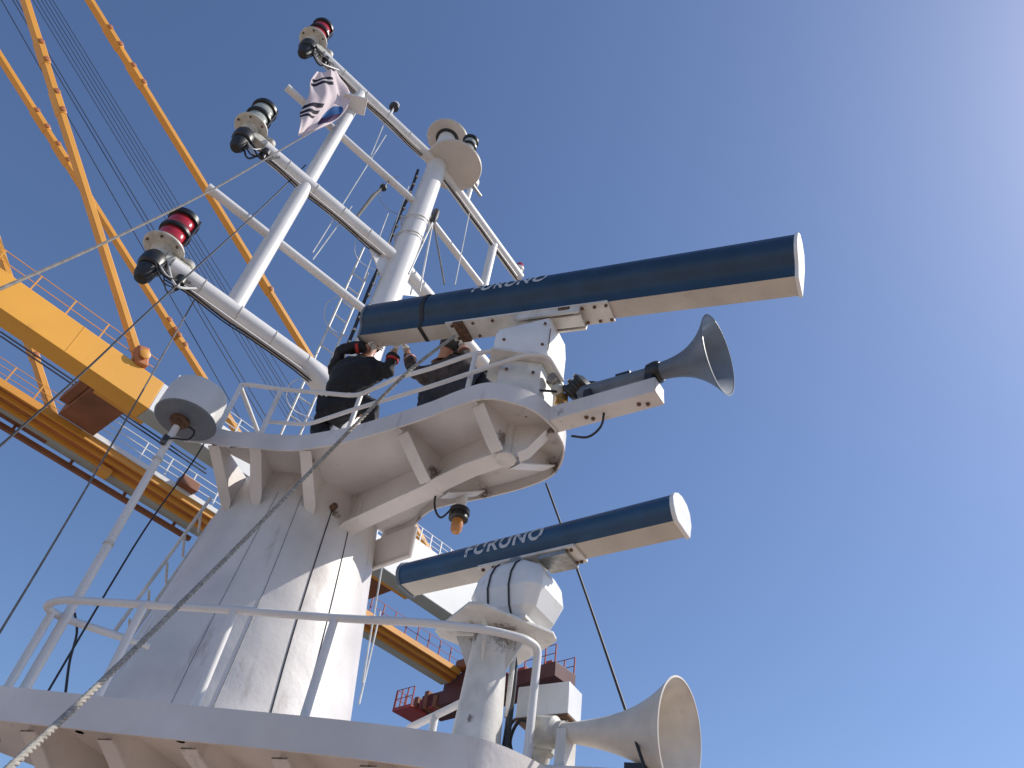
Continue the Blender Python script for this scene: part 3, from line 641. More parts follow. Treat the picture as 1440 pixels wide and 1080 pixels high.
# ------------------------------------------------------------------ navigation lanterns at the port yardarm ends
def lantern(x, za, lens, label, ysh=0):
    o = np.array([x, Y0 + ysh, za])
    t = thing('navigation_lantern', o, label, 'lantern', 'stacked lanterns at the yardarm ends')
    MB().lathe(o, Z3, [(-.02, .075), (.06, .075), (.08, .10), (.13, .10)], 24).build('neck', 'lamp_body', t)
    fl = MB().lathe(o + Z3 * .12, Z3, [(0, .18), (.012, .20), (.03, .20), (.05, .12), (.10, .12)], 36).build('flange', 'lamp_body', t)
    mb = MB(); bolts(mb, [o + Z3 * .118 + .165 * np.array([math.cos(a), math.sin(a), 0]) for a in np.linspace(0, 6.28, 7)[:-1]], -Z3, .014, .014); tag(mb.build('bolt', 'rusty', fl), kind='stuff')
    for k, z in enumerate((.22, .43)):
        MB().lathe(o + Z3 * z, Z3, [(0, .115), (.015, .128), (.05, .134), (.10, .134), (.14, .128), (.155, .115)], 30).build('lens', lens, t)
        MB().lathe(o + Z3 * (z + .15), Z3, [(0, .12), (.005, .155), (.035, .158), (.05, .145), (.058, .12)], 30).build('collar', 'black_metal', t)
    MB().lathe(o + Z3 * .62, Z3, [(0, .15), (.03, .148), (.06, .12), (.075, .02)], 30).build('cap', 'black_metal', t)
    MB().box(o + Z3 * .45 + np.array([.12, -.09, 0]), .012, .012, .20, ex=(1, -.7, 0)).build('guard_bar', 'black_metal', t)
    MB().box(o + Z3 * .40 + np.array([-.12, .09, 0]), .012, .012, .20, ex=(1, -.7, 0)).build('guard_bar', 'black_metal', t)
    # downward lamp below the arm
    lo_ = MB().lathe(o, -Z3, [(.0, .09), (.05, .115), (.12, .12), (.17, .118), (.19, .10)], 28).build('lower_housing', 'black_metal', t)
    MB().lathe(o - Z3 * .19, -Z3, [(0, .09), (.03, .095), (.12, .085), (.17, .06), (.18, .02)], 26).build('lower_lens', 'black_rubber', lo_)
    # bracket clamped to the arm and small junction lamp
    MB().box(o + np.array([.17, 0, .02]), .12, .07, .06).build('bracket', 'lamp_body', t, bevel=.008)
    MB().lathe(o + np.array([.26, -.02, .10]), Z3, [(0, .06), (.04, .07), (.06, .05)], 18).build('terminal_box', 'lamp_body', t)
    MB().lathe(o + np.array([.28, -.08, -.12]), -Z3, [(0, .05), (.08, .055), (.10, .03), (.16, .03)], 16).build('socket', 'black_metal', t)
    rng = random.Random(int(za * 10))
    for k in range(6):
        a0 = o + np.array([rng.uniform(-.05, .1), rng.uniform(-.10, -.02), rng.uniform(-.2, .0)])
        a1 = o + np.array([rng.uniform(.22, .50), rng.uniform(-.12, .0), rng.uniform(-.14, -.08)])
        md = (a0 + a1) / 2 + np.array([rng.uniform(-.06, .06), rng.uniform(-.1, .02), -rng.uniform(.14, .30)])
        MB().tube(smooth([a0, md, a1], 8), rng.choice((.007, .010, .012)), 6).build('cable', 'black_rubber' if k % 3 else 'wire_light', t)
    return t
lantern(.225, 7.36, 'red_lens', 'double red lantern on the lowest yardarm in front of the orange crane')
lantern(.185, 9.82, 'clear_lens', 'double clear-lens lantern on the middle yardarm end')
lantern(.13, 12.44, 'red_lens', 'double red lantern on the highest yardarm end above the flag')
# single lantern on the bracket disc
so = atz((657, 214), 12.445)
t = thing('navigation_lantern', so, 'single clear lantern with black cap on the round bracket disc', 'lantern')
MB().lathe(so, Z3, [(0, .10), (.03, .11), (.08, .09), (.12, .09)], 24).build('base', 'lamp_body', t)
MB().lathe(so + Z3 * .12, Z3, [(0, .12), (.03, .125), (.04, .10)], 24).build('collar', 'black_metal', t)
MB().lathe(so + Z3 * .16, Z3, [(0, .09), (.02, .10), (.13, .10), (.15, .09)], 24).build('lens', 'clear_lens', t)
MB().lathe(so + Z3 * .31, Z3, [(0, .12), (.03, .13), (.05, .12), (.08, .05)], 24).build('cap', 'black_metal', t)

# small antennas
def mushroom(p, h, label, rad_=.09, name='dome_antenna'):
    t = thing(name, p, label, 'antenna'); p = np.array(p, float)
    MB().lathe(p, Z3, [(0, .05), (.03, .05), (.035, .016), (h, .014)], 14).build('stem', 'pipe_white', t)
    MB().lathe(p + Z3 * h, Z3, [(0, rad_ * .7), (.02, rad_), (.07, rad_), (.08, rad_ * .95)], 22).build('base', 'black_metal', t)
    MB().lathe(p + Z3 * (h + .08), Z3, [(0, rad_ * .96), (.05, rad_ * .85), (.09, rad_ * .55), (.105, .01)], 22).build('dome', 'dome_grey', t)
mushroom((1.58, Y0, 12.51), .26, 'small white mushroom antenna standing on the top yardarm', .075)
g = aty((660, 285), Y0 + .2); gq = np.array([A0[0], Y0, 0]) + SW * .78
t = thing('dome_antenna', (gq[0], gq[1], 12.5), 'white bulb antenna with cable coil behind the round bracket disc', 'antenna')
MB().tube([(gq[0], gq[1], 12.5), (gq[0], gq[1], 13.0)], .045, 14).build('stem', 'pipe_white', t)
MB().lathe((gq[0], gq[1], 13.0), Z3, [(0, .06), (.02, .10), (.10, .12), (.20, .10), (.26, .05), (.275, .01)], 24).build('dome', 'dome_grey', t)
for k in range(3): MB().tube([(gq[0] - .1 + .10 * math.cos(a), gq[1] - .08, 12.95 + .05 * k + .06 * math.sin(a)) for a in np.linspace(0, 6.28, 18)], .012, 5, caps=False).build('cable_coil', 'steel', t)
MB().box((gq[0] + .1, gq[1] - .04, 12.93), .13, .02, .02, ex=(1, .2, 0)).build('crossbar', 'steel', t)
rq = np.array([A0[0], Y0, 0]) + SW * 2.38
t = thing('warning_lamp', (rq[0], rq[1], 12.5), 'tiny red lamp on the starboard yardarm tip above the radar', 'lamp')
MB().lathe((rq[0], rq[1], 12.5), Z3, [(0, .06), (.08, .06), (.09, .08), (.14, .08)], 16).build('base', 'pipe_white', t)
MB().lathe((rq[0], rq[1], 12.64), Z3, [(0, .07), (.08, .07), (.12, .05), (.13, .01)], 16).build('lens', 'red_lens', t)

# bulkhead lamp hanging below the upper platform
bp_ = atz((648, 712), 5.40)
t = thing('bulkhead_lamp', bp_, 'small amber glass lamp hanging under the upper platform', 'lamp')
MB().tube([(bp_[0], bp_[1], 5.62), (bp_[0], bp_[1], 5.36)], .045, 16).build('stem', 'pipe_white', t)
MB().lathe((bp_[0], bp_[1], 5.37), -Z3, [(0, .05), (.01, .085), (.05, .085), (.055, .07), (.07, .07), (.075, .08), (.10, .08), (.11, .05)], 20).build('socket', 'black_metal', t)
MB().lathe((bp_[0], bp_[1], 5.265), -Z3, [(0, .045), (.05, .05), (.10, .045), (.125, .03), (.135, .005)], 18).build('globe', 'amber_lens', t)
MB().tube(smooth([(bp_[0] - .08, bp_[1], 5.33), (bp_[0] - .16, bp_[1] + .02, 5.2), (bp_[0] - .24, bp_[1] + .03, 5.3), (bp_[0] - .24, bp_[1] + .02, 5.55)], 6), .009, 6).build('cable', 'black_rubber', t)

# ------------------------------------------------------------------ satellite drum on its pole
px_, py_ = 1.063, 5.451
t = thing('satellite_drum', (px_, py_, 3.03), 'grey-white drum antenna on a long pole beside the mast', 'antenna')
MB().tube([(px_, py_, 3.03), (px_, py_, 4.3), (px_, py_, 5.5)], [.032, .030, .028], 14).build('pole', 'pipe_white', t)
for z in (4.35, 5.12): MB().lathe((px_, py_, z), Z3, [(0, .036), (.02, .036)], 14).build('band', 'lamp_body', t)
dcx, dcy = px_ + .03, py_ - .02
MB().lathe((dcx, dcy, 5.55), Z3, [(0, .235), (.012, .247), (.25, .240), (.30, .225), (.335, .16), (.35, .02)], 56).build('drum', 'dome_grey', t)
MB().lathe((dcx, dcy, 5.544), Z3, [(0, .24), (.010, .251), (.018, .24)], 56).build('base_rim', 'horn_grey', t)
MB().lathe((px_, py_, 5.47), Z3, [(0, .03), (.01, .05), (.04, .05), (.05, .08), (.08, .08)], 16).build('mount', 'rusty', t)
MB().tube(smooth([(px_ + .04, py_, 5.53), (px_ + .13, py_ - .03, 5.50), (px_ + .12, py_ - .04, 5.40), (px_ + .02, py_ - .04, 5.34), (px_ - .04, py_ - .02, 5.30)], 6), .008, 6).build('cable', 'black_rubber', t)
MB().box((px_ - .035, py_ - .03, 5.29), .02, .02, .04).build('clip', 'black_metal', t)

# ------------------------------------------------------------------ flag, crumpled on its halyard at the port post
def flag():
    # outline columns in the photo's plane just in front of the port post, folds in depth
    yf = Y0 - .16
    left = [(446, 100), (437, 114), (435, 134), (425, 154), (421, 170), (416, 192)]
    right = [(478, 100), (487, 116), (490, 138), (485, 156), (468, 172), (440, 186)]
    L = [aty(p, yf) for p in left]; R_ = [aty(p, yf) for p in right]
    L = smooth(L, 6); R_ = smooth(R_, 6); n = len(L); m = 28; rows = []
    for i in range(n):
        row = []
        for j in range(m + 1):
            t = j / m; p = L[i] * (1 - t) + R_[i] * t
            p = p + np.array([.0, .030 * math.sin(t * 8 + i * .15) + .010 * math.sin(t * 21 - i * .25) + .015 * math.sin(i * .4), .02 * math.sin(t * 17 + i * .3)])
            row.append(p)
        rows.append(row)
    mb = MB(); mb.strip(rows)
    o = mb.build('flag', 'flag_cloth', None, angle=80, fix=False)
    me = o.data; uv = me.uv_layers.new(name='uv')
    for lp_ in me.loops:
        vi = lp_.vertex_index; uv.data[lp_.index].uv = ((vi % (m + 1)) / m, 1 - (vi // (m + 1)) / (n - 1))
    s = o.modifiers.new('thickness', 'SOLIDIFY'); s.thickness = .002
    tag(o, 'crumpled pale flag with black bars and a blue patch on the port post', 'flag')
def flag_material():
    m = bpy.data.materials.new('flag_cloth'); m.use_nodes = True; N = m.node_tree.nodes; L = m.node_tree.links; b = N['Principled BSDF']
    uv = N.new('ShaderNodeUVMap'); uv.uv_map = 'uv'; sp = N.new('ShaderNodeSeparateXYZ'); L.new(uv.outputs[0], sp.inputs[0])
    def math_(op, a, c=None):
        n = N.new('ShaderNodeMath'); n.operation = op
        for i, q in enumerate((a, c)):
            if q is None: continue
            if isinstance(q, (int, float)): n.inputs[i].default_value = q
            else: L.new(q, n.inputs[i])
        return n.outputs[0]
    U, V = sp.outputs[0], sp.outputs[1]
    def band(x, a, c): return math_('MULTIPLY', math_('GREATER_THAN', x, a), math_('LESS_THAN', x, c))
    bars = None
    for u0, u1, v0, v1 in ((.04, .62, .83, .875), (.04, .60, .75, .80), (.0, .42, .43, .485), (.0, .40, .34, .395), (.0, .36, .26, .31)):
        k = math_('MULTIPLY', band(U, u0, u1), band(V, v0, v1)); bars = k if bars is None else math_('MAXIMUM', bars, k)
    dx = math_('MULTIPLY', math_('SUBTRACT', U, .76), 1.0); dy = math_('MULTIPLY', math_('SUBTRACT', V, .31), 1.15)
    rr = math_('ADD', math_('MULTIPLY', dx, dx), math_('MULTIPLY', dy, dy)); disc = math_('LESS_THAN', rr, .045)
    low = math_('GREATER_THAN', math_('ADD', V, math_('MULTIPLY', U, -.1)), .25)
    def mix(f, a, c):
        x = N.new('ShaderNodeMix'); x.data_type = 'RGBA'; L.new(f, x.inputs[0])
        for i, q in ((6, a), (7, c)):
            if isinstance(q, tuple): x.inputs[i].default_value = (*q, 1)
            else: L.new(q, x.inputs[i])
        return x.outputs[2]
    dcol = mix(low, (.10, .05, .13), (.05, .17, .42)); c = mix(disc, (.80, .70, .71), dcol); c = mix(bars, c, (.012, .014, .03))
    L.new(c, b.inputs['Base Color']); b.inputs['Roughness'].default_value = .8
    tr = N.new('ShaderNodeBsdfTranslucent'); L.new(c, tr.inputs[0]); ms = N.new('ShaderNodeMixShader'); ms.inputs[0].default_value = .35
    L.new(b.outputs[0], ms.inputs[1]); L.new(tr.outputs[0], ms.inputs[2]); L.new(ms.outputs[0], N['Material Output'].inputs['Surface'])
    MATS['flag_cloth'] = m
flag_material(); flag()

# ------------------------------------------------------------------ ropes and wires
def line(name, pts, r, m_, label, cat, n=6, sm=8):
    o = MB().tube(smooth(pts, sm), r, n).build(name, m_)
    return tag(o, label, cat)
def laid_rope(name, pts, r, m_, label):
    P = smooth(pts, 40); root = thing(name, P[0], label, 'rope'); L = [0.]
    for i in range(1, len(P)): L.append(L[-1] + np.linalg.norm(P[i] - P[i - 1]))
    T = L[-1]; n = int(T / .012); S = np.linspace(0, T, n); Q = np.array([[np.interp(s, L, [p[k] for p in P]) for k in range(3)] for s in S])
    for j in range(3):
        pts_ = []
        for i, s in enumerate(S):
            d = Q[min(i + 1, n - 1)] - Q[max(i - 1, 0)]; u, w, d = basis(d); a = 2 * math.pi * (s / (r * 7) + j / 3)
            pts_.append(Q[i] + (math.cos(a) * u + math.sin(a) * w) * r * .52)
        MB().tube(pts_, r * .52, 6).build('strand', m_, root, angle=80)
laid_rope('rope', [atr((-4, 1096), 3.2), atr((150, 952), 4.1), atr((335, 768), 5.3), atr((505, 592), 6.15), atr((575, 522), 6.4), atr((640, 472), 6.9)], .0155, 'rope_white', 'thick twisted mooring-like rope slanting across the mast trunk up to the radar')
line('halyard', [atr((-20, 415), 4.2), atr((150, 340), 5.6), atr((300, 266), 7.6), atr((405, 205), 9.6), atr((462, 172), 11.3)], .0095, 'rope_grey', 'grey rope running from the upper yard post out past the red lantern', 'rope')
line('stay_wire', [atr((-20, 645), 5.0), atr((110, 530), 6.0), atr((217, 430), 7.2), atr((360, 300), 9.2), atr((430, 232), 10.4)], .008, 'black_rubber', 'black wire crossing the yellow crane girder to the middle yardarm', 'wire')
line('stay_wire', [atr((-5, 897), 5.3), atr((60, 790), 5.8), atr((128, 675), 6.4), atr((190, 568), 7.1), atr((283, 405), 8.5)], .007, 'rope_grey', 'pale thin line left of the drum pole up to the lowest yardarm', 'wire')
line('stay_wire', [atr((66, 975), 5.2), atr((150, 832), 5.7), atr((210, 735), 6.2), atr((272, 648), 7.0), atr((300, 600), 7.3)], .0065, 'black_rubber', 'dark wire between the drum pole and the mast trunk', 'wire')
line('loose_cable', [atz((105, 862), 3.9), atz((108, 890), 3.75), atz((98, 930), 3.5), atz((92, 975), 3.25)], .008, 'black_rubber', 'short black cable dangling from the lower railing corner', 'cable')
line('stay_wire', [atr((768, 680), 6.2), atr((815, 810), 5.4), atr((870, 970), 4.6), atr((910, 1090), 4.1)], .0085, 'black_rubber', 'single black wire descending past the cream horn', 'wire')
mbk = thing('halyard_block', W(.0, .42, 10.85), 'black pulley block with halyard lines hanging beside the main post', 'pulley')
hb0 = aty((611, 305), Y0)
MB().lathe(hb0, -Z3, [(-.20, .02), (-.15, .05), (.02, .055), (.12, .045), (.16, .02)], 14).build('block', 'black_rubber', mbk)
for e, k in (((590, 410), 'wire_light'), ((625, 400), 'rope_grey'), ((575, 385), 'wire_light')):
    MB().tube([hb0 - Z3 * .1, aty(e, Y0 - .15)], .012, 6).build('line', k, mbk)
whips = thing('wire_antenna', aty((548, 300), Y0 + .3), 'thin white wires and rigging screw between the yardarms', 'antenna')
for a_, b_ in (((548, 155), (518, 228)), ((660, 300), (640, 400)), ((543, 190), (440, 355)), ((600, 190), (606, 195)), ((495, 290), (440, 365)), ((575, 262), (520, 415)), ((546, 300), (512, 392)), ((590, 262), (560, 345))):
    MB().tube([aty(a_, Y0), aty(b_, Y0 + .02)], .008, 5).build('wire', 'wire_light', whips)
MB().tube([aty((502, 305), Y0), aty((525, 275), Y0), aty((540, 262), Y0)], [.02, .026, .012], 8).build('rigging_screw', 'rope_grey', whips)
MB().lathe(aty((539, 264), Y0), Z3, [(-.05, .02), (-.02, .05), (.02, .05), (.05, .02)], 10).build('insulator', 'black_rubber', whips)
MB().tube([aty((539, 264), Y0), aty((552, 248), Y0)], .008, 5).build('wire', 'black_rubber', whips)
for k, (a_, b_) in enumerate((((498, 880), (515, 780)), ((510, 960), (540, 780)), ((505, 990), (535, 860)))):
    line('rigging_line', [atr(a_, 8.5), atr(b_, 9.3)], .010, ('black_rubber', 'wire_light', 'wire_light')[k], ('black rigging line', 'longer pale rigging line', 'shorter pale rigging line')[k] + ' hanging behind the trunk beside the small radar', 'wire')

# ------------------------------------------------------------------ people on the upper platform
def skinned(name, mat_, chain, edges, parent, sub=2):
    o0 = ROOT_LOC[parent.name]
    me = bpy.data.meshes.new(name); me.from_pydata([tuple(np.array(p) - o0) for p, r in chain], edges, []); me.materials.append(MATS[mat_])
    o = bpy.data.objects.new(name, me); COL.objects.link(o); o.parent = parent; ROOT_LOC[o.name] = o0
    sk = o.modifiers.new('skin', 'SKIN'); sk.use_smooth_shade = True
    for i, (p, r) in enumerate(chain):
        d = me.skin_vertices[0].data[i]; d.radius = (r if isinstance(r, tuple) else (r, r)); d.use_root = (i == 0)
    ss = o.modifiers.new('sub', 'SUBSURF'); ss.levels = sub; ss.render_levels = sub
    if name in ('jacket', 'trousers'):
        ss.levels = ss.render_levels = 3
        dm = o.modifiers.new('folds', 'DISPLACE'); tx = bpy.data.textures.get('folds') or bpy.data.textures.new('folds', 'CLOUDS')
        tx.noise_scale = .11; tx.noise_depth = 2; dm.texture = tx; dm.strength = .075; dm.mid_level = .5
    return o
def lerp(a, b, t): return np.array(a) * (1 - t) + np.array(b) * t
def person(root_label, J, jacket, trousers, cuff, hat, hair, shoe, glove):
    """J: pelvis, chest, neck, head, sh_l, el_l, ha_l, sh_r, el_r, ha_r, kn_l, an_l, to_l, kn_r, an_r, to_r (world points)"""
    J = {k: np.array(v, float) for k, v in J.items()}
    t = thing('person', J['an_l'] * [1, 1, 0] + Z3 * 5.702, root_label, 'person', 'workers on the upper platform')
    mid = lerp(J['pelvis'], J['chest'], .5)
    hipl = lerp(J['pelvis'], J['kn_l'], .16); hipr = lerp(J['pelvis'], J['kn_r'], .16)
    hd_ = J['head'] - J['neck']; hd_ /= np.linalg.norm(hd_)
    ch = [(J['pelvis'], .12), (mid, .12), (J['chest'], .14), (J['neck'], .055), (J['neck'] + hd_ * .08, .075), (J['head'], .092), (J['head'] + hd_ * .09, .06),
          (J['sh_l'], .06), (J['el_l'], .042), (J['ha_l'], .03), (J['sh_r'], .06), (J['el_r'], .042), (J['ha_r'], .03),
          (J['kn_l'], .058), (J['an_l'], .042), (J['to_l'], .035), (J['kn_r'], .058), (J['an_r'], .042), (J['to_r'], .035)]
    ed = [(0, 1), (1, 2), (2, 3), (3, 4), (4, 5), (5, 6), (2, 7), (7, 8), (8, 9), (2, 10), (10, 11), (11, 12), (0, 13), (13, 14), (14, 15), (0, 16), (16, 17), (17, 18)]
    skinned('body', 'skin', ch, ed, t)
    k = 1.28
    jk = [(lerp(J['pelvis'], mid, -.15), .19), (mid, .205), (J['chest'], .20), (lerp(J['chest'], J['neck'], .7), .10)]
    je_ = [(0, 1), (1, 2), (2, 3)]
    for s in 'lr':
        b = len(jk); sh, el, ha = J['sh_' + s], J['el_' + s], J['ha_' + s]
        jk += [(sh, .095), (lerp(sh, el, .5), .075), (el, .066), (lerp(el, ha, .6), .055), (lerp(el, ha, .86), .050)]
        je_ += [(2, b), (b, b + 1), (b + 1, b + 2), (b + 2, b + 3), (b + 3, b + 4)]
    skinned('jacket', jacket, jk, je_, t)
    tr = [(J['pelvis'], .15)]; te = []
    for s in 'lr':
        b = len(tr); kn, an = J['kn_' + s], J['an_' + s]
        tr += [(lerp(J['pelvis'], kn, .45), .13), (kn, .095), (lerp(kn, an, .5), .07), (lerp(kn, an, .92), .062)]; te += [(0, b), (b, b + 1), (b + 1, b + 2), (b + 2, b + 3)]
    skinned('trousers', trousers, tr, te, t)
    for s in 'lr':
        skinned('shoe', shoe, [(J['an_' + s] + Z3 * .02, .055), (lerp(J['an_' + s], J['to_' + s], .3) - Z3 * .015, .055), (J['to_' + s], .042)], [(0, 1), (1, 2)], t, 2)
        el, ha = J['el_' + s], J['ha_' + s]; d = ha - el; d /= np.linalg.norm(d)
        u, w, d = basis(d)
        palm = [(ha - d * .03, .032), (ha + d * .03, .040)]; pe = [(0, 1)]
        for q, (du, ln_) in enumerate(((-.036, .065), (-.012, .078), (.012, .074), (.034, .058))):
            b = len(palm); r0 = ha + d * .05 + u * du
            palm += [(r0, .0105), (r0 + d * ln_ * .5 - w * .012, .010), (r0 + d * ln_ * .85 - w * .04, .008)]; pe += [(1, b), (b, b + 1), (b + 1, b + 2)]
        b = len(palm); r0 = ha - u * .045 + d * .0
        palm += [(r0, .012), (r0 - u * .02 + d * .04 - w * .02, .010)]; pe += [(0, b), (b, b + 1)]
        skinned('glove', glove, palm, pe, t, 1)
        if cuff: MB().tube([lerp(el, ha, .50), lerp(el, ha, .60)], [.064, .060], 14).build('sleeve_band', cuff, t)
    # hood/hat over the hair
    h0_ = J['head'] + hd_ * .005; mb = MB(); mb.lathe(h0_, hd_, [(-.03, .099), (.02, .112), (.07, .103), (.11, .07), (.13, .01)], 22); mb.build('beanie' if hat else 'hair', hat or hair, t)
    if hat: MB().lathe(h0_ + hd_ * -.02, hd_, [(0, .108), (.02, .114), (.045, .112)], 22).build('hat_band', 'cloth_red', t)
    return t
FL = 5.70
def P_(px, py, z, k=1.065): return atz((px, py), EYE[2] + (z - EYE[2]) * k)
person('person in a black jacket with red sleeve bands crouching under the radar end', dict(
    pelvis=P_(478, 566, 6.16), chest=P_(500, 520, 6.52), neck=P_(516, 505, 6.68), head=P_(520, 486, 6.84),
    sh_l=P_(472, 520, 6.56), el_l=P_(478, 492, 6.66), ha_l=P_(522, 487, 6.74), sh_r=P_(534, 520, 6.50), el_r=P_(546, 523, 6.44), ha_r=P_(556, 493, 6.68),
    kn_l=P_(452, 590, 6.08), an_l=(2.20, 5.30, FL + .09), to_l=(2.28, 5.10, FL + .05), kn_r=P_(528, 571, 6.12), an_r=(2.42, 4.98, FL + .09), to_r=(2.50, 4.80, FL + .05)),
    'jacket_black', 'jacket_black', 'cloth_red', 'jacket_black', 'hair_black', 'shoe_grey', 'glove_white')
person('person in dark work clothes kneeling behind the double railing, hands up to the radar', dict(
    pelvis=P_(668, 541, 6.20), chest=P_(622, 527, 6.40), neck=P_(622, 508, 6.58), head=P_(632, 490, 6.70),
    sh_l=P_(606, 530, 6.38), el_l=P_(582, 522, 6.42), ha_l=P_(572, 493, 6.68), sh_r=P_(645, 513, 6.50), el_r=P_(655, 503, 6.52), ha_r=P_(650, 487, 6.68),
    kn_l=P_(600, 556, 6.10), an_l=(2.62, 4.35, FL + .09), to_l=(2.52, 4.53, FL + .05), kn_r=P_(690, 545, 6.12), an_r=(2.85, 3.98, FL + .09), to_r=(2.82, 3.80, FL + .05)),
    'cloth_brown', 'trouser_dark', 'cloth_pink', None, 'hair_black', 'shoe_grey', 'glove_white')

# ------------------------------------------------------------------ quay crane beyond the mast
V1 = 33.0
crane = thing('quay_crane', CR(0, V1, -26), 'orange and yellow container crane boom with tie bars behind the mast', 'crane')
zb = atv((0, 435), V1)[2]; ztop = atv((60, 418), V1)[2]
zb = .5 * (zb + atv((200, 567), V1)[2])
wv = 3.0
d_ = ray((60, 500)); vfar = float((d_ @ CN) * ((zb - EYE[2]) / d_[2])); wv = vfar - V1
ub = cu(atv((211, 571), V1)); ue = cu(atv((735, 925), V1))
def cbox(u0, u1, v0, v1, z0, z1, mi=0, mb=None):
    mb = mb or MB(); return mb.box(CR((u0 + u1) / 2, (v0 + v1) / 2, (z0 + z1) / 2), (u1 - u0) / 2, (v1 - v0) / 2, (z1 - z0) / 2, ex=CD, mi=mi)
gird = cbox(-30, ub, V1, V1 + wv, zb, ztop).build('near_girder', 'crane_yellow', crane, bevel=.03)
cbox(ub, ue, V1 + .01, V1 + wv - .01, zb + .01, ztop - .01).build('girder_end', 'crane_white', crane, bevel=.03)
z2_ = atv((640, 796), V1)[2]; u2_ = cu(atv((548, 800), V1))
cbox(u2_, ue - .3, V1 + .04, V1 + wv - .04, ztop - .02, z2_).build('girder_head', 'crane_white', crane, bevel=.03)
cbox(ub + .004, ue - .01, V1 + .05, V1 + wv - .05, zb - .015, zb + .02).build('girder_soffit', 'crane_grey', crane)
for uu in np.arange(-28, ub, 5.2): cbox(uu, uu + .05, V1 - .015, V1, zb, ztop).build('seam', 'crane_yellow', gird)
def crane_rail(u0, u1, v, z, h, step, m_, name='handrail', nr=2, rr=.022):
    r = MB()
    for k in range(nr): r.tube([CR(u0, v, z + h * (k + 1) / nr), CR(u1, v, z + h * (k + 1) / nr)], rr, 5)
    o = r.build(name, m_, crane)
    for u in np.arange(u0, u1 + .01, step): MB().box(CR(u, v, z + h / 2), .035, .035, h / 2, ex=CD).build('post', m_, o)
crane_rail(-10, ub - .8, V1 + .2, ztop, 1.1, 1.75, 'crane_orange')
crane_rail(ub + .5, u2_ - .3, V1 + .2, ztop, 1.1, 1.3, 'crane_white', nr=3)
crane_rail(u2_, ue - .5, V1 + .2, z2_, 1.1, .9, 'crane_white', nr=3)
# white access steps at the joint of the girder
for k in range(4): MB().tube([CR(ub + 1.2 + k * .5, V1 + .5, ztop), CR(ub + 1.5 + k * .5, V1 + .5, ztop + 1.5)], .05, 6).build('access_frame', 'crane_white', crane)
# far girder: stepped orange rails facing the ship with dark soffits between them
xs = 133
def steps(xs, ys, v0):
    prof = []; v = v0; P = atv((xs, ys[0]), v); prof.append((v, P[2])); down = True
    for y in ys[1:]:
        if down: P = atv((xs, y), v); prof.append((v, P[2]))
        else:
            z = prof[-1][1]; d = ray((xs, y)); v = float((d @ CN) * ((z - EYE[2]) / d[2])); prof.append((v, z))
        down = not down
    return prof
V2 = 38.9
pr = steps(133, [617, 627, 633, 639, 647, 653, 662], V2)
u_l = -32; u_m = cu(atv((60, 640), V2)); u_r = 36.25
back_v = pr[-1][0] + .3; top_z = pr[0][1]
poly = pr + [(back_v, pr[-1][1]), (back_v, top_z)]
names = ['upper_rail_beam', 'soffit', 'middle_rail_beam', 'soffit', 'lower_rail_beam', 'soffit']
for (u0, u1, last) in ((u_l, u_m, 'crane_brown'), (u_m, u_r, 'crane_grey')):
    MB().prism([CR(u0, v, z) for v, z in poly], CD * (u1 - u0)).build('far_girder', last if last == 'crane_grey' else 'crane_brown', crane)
for i in (0, 2, 4):
    (v, z0), (_, z1) = pr[i], pr[i + 1]
    cbox(u_l, u_r - .02, v - .12, v + .02, z1 - .02, z0).build(('upper_rail_beam', '', 'middle_rail_beam', '', 'lower_rail_beam')[i], 'crane_orange', crane)
    (v2, z2) = pr[i + 2] if i < 4 else pr[6]
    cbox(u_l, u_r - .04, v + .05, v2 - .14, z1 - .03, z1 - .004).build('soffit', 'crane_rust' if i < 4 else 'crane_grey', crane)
# red lower rail with hangers
zr_ = atv((133, 677), back_v)[2]
rr_ = cbox(u_l, cu(atv((265, 762), back_v)), back_v - .12, back_v + .12, zr_ - .14, zr_ + .10).build('lower_walkway_rail', 'crane_brown', crane)
for u in np.arange(u_l + 1, cu(atv((262, 760), back_v)), 3.2): cbox(u, u + .14, back_v - .10, back_v + .10, zr_ + .1, pr[-1][1] + .05).build('hanger', 'crane_brown', rr_)
uw0, uw1 = cu(atv((118, 600), V2)), cu(atv((420, 800), V2))
cbox(uw0, uw1, V2 - .25, V2 - .14, top_z - .05, top_z + .22).build('toe_board', 'crane_white', crane)
crane_rail(uw0, uw1, V2 - .2, top_z + .2, 1.25, 1.6, 'crane_white', nr=3, rr=.03)
crane_rail(u_l, uw0 - 1.4, V2 + .1, top_z, 1.1, 1.5, 'crane_orange', nr=3, rr=.02)
crane_rail(uw1 + .5, u_r, V2 + .1, top_z, 1.2, 1.1, 'crane_red', nr=2, rr=.022)
# cross beams between the girders
for px, w_, m_ in (((138, 580), 2.0, 'crane_brown'), ((548, 822), 2.6, 'crane_brown')):
    q = atz(px, zb); u = cu(q)
    cb_ = cbox(u - w_ / 2, u + w_ / 2, V1 + wv + .02, V2 - .3, zb + .66, zb + 1.5).build('cross_beam', m_, crane, bevel=.05)
    cbox(u - w_ / 2 - .5, u - w_ / 2 - .02, V1 + wv + 1.0, V2 - 1.2, zb + .8, zb + 1.3).build('side_box', 'crane_brown', crane, bevel=.03)
    cbox(u - w_ / 2 + .2, u + w_ / 2 + .9, V1 + wv + .4, V1 + wv + .9, zb + .45, zb + .6).build('gangway', 'crane_orange', crane)
    crane_rail(u - w_ / 2, u + w_ / 2, V1 + wv + 2.2, zb + 1.5, 1.0, .9, 'crane_orange', nr=2)
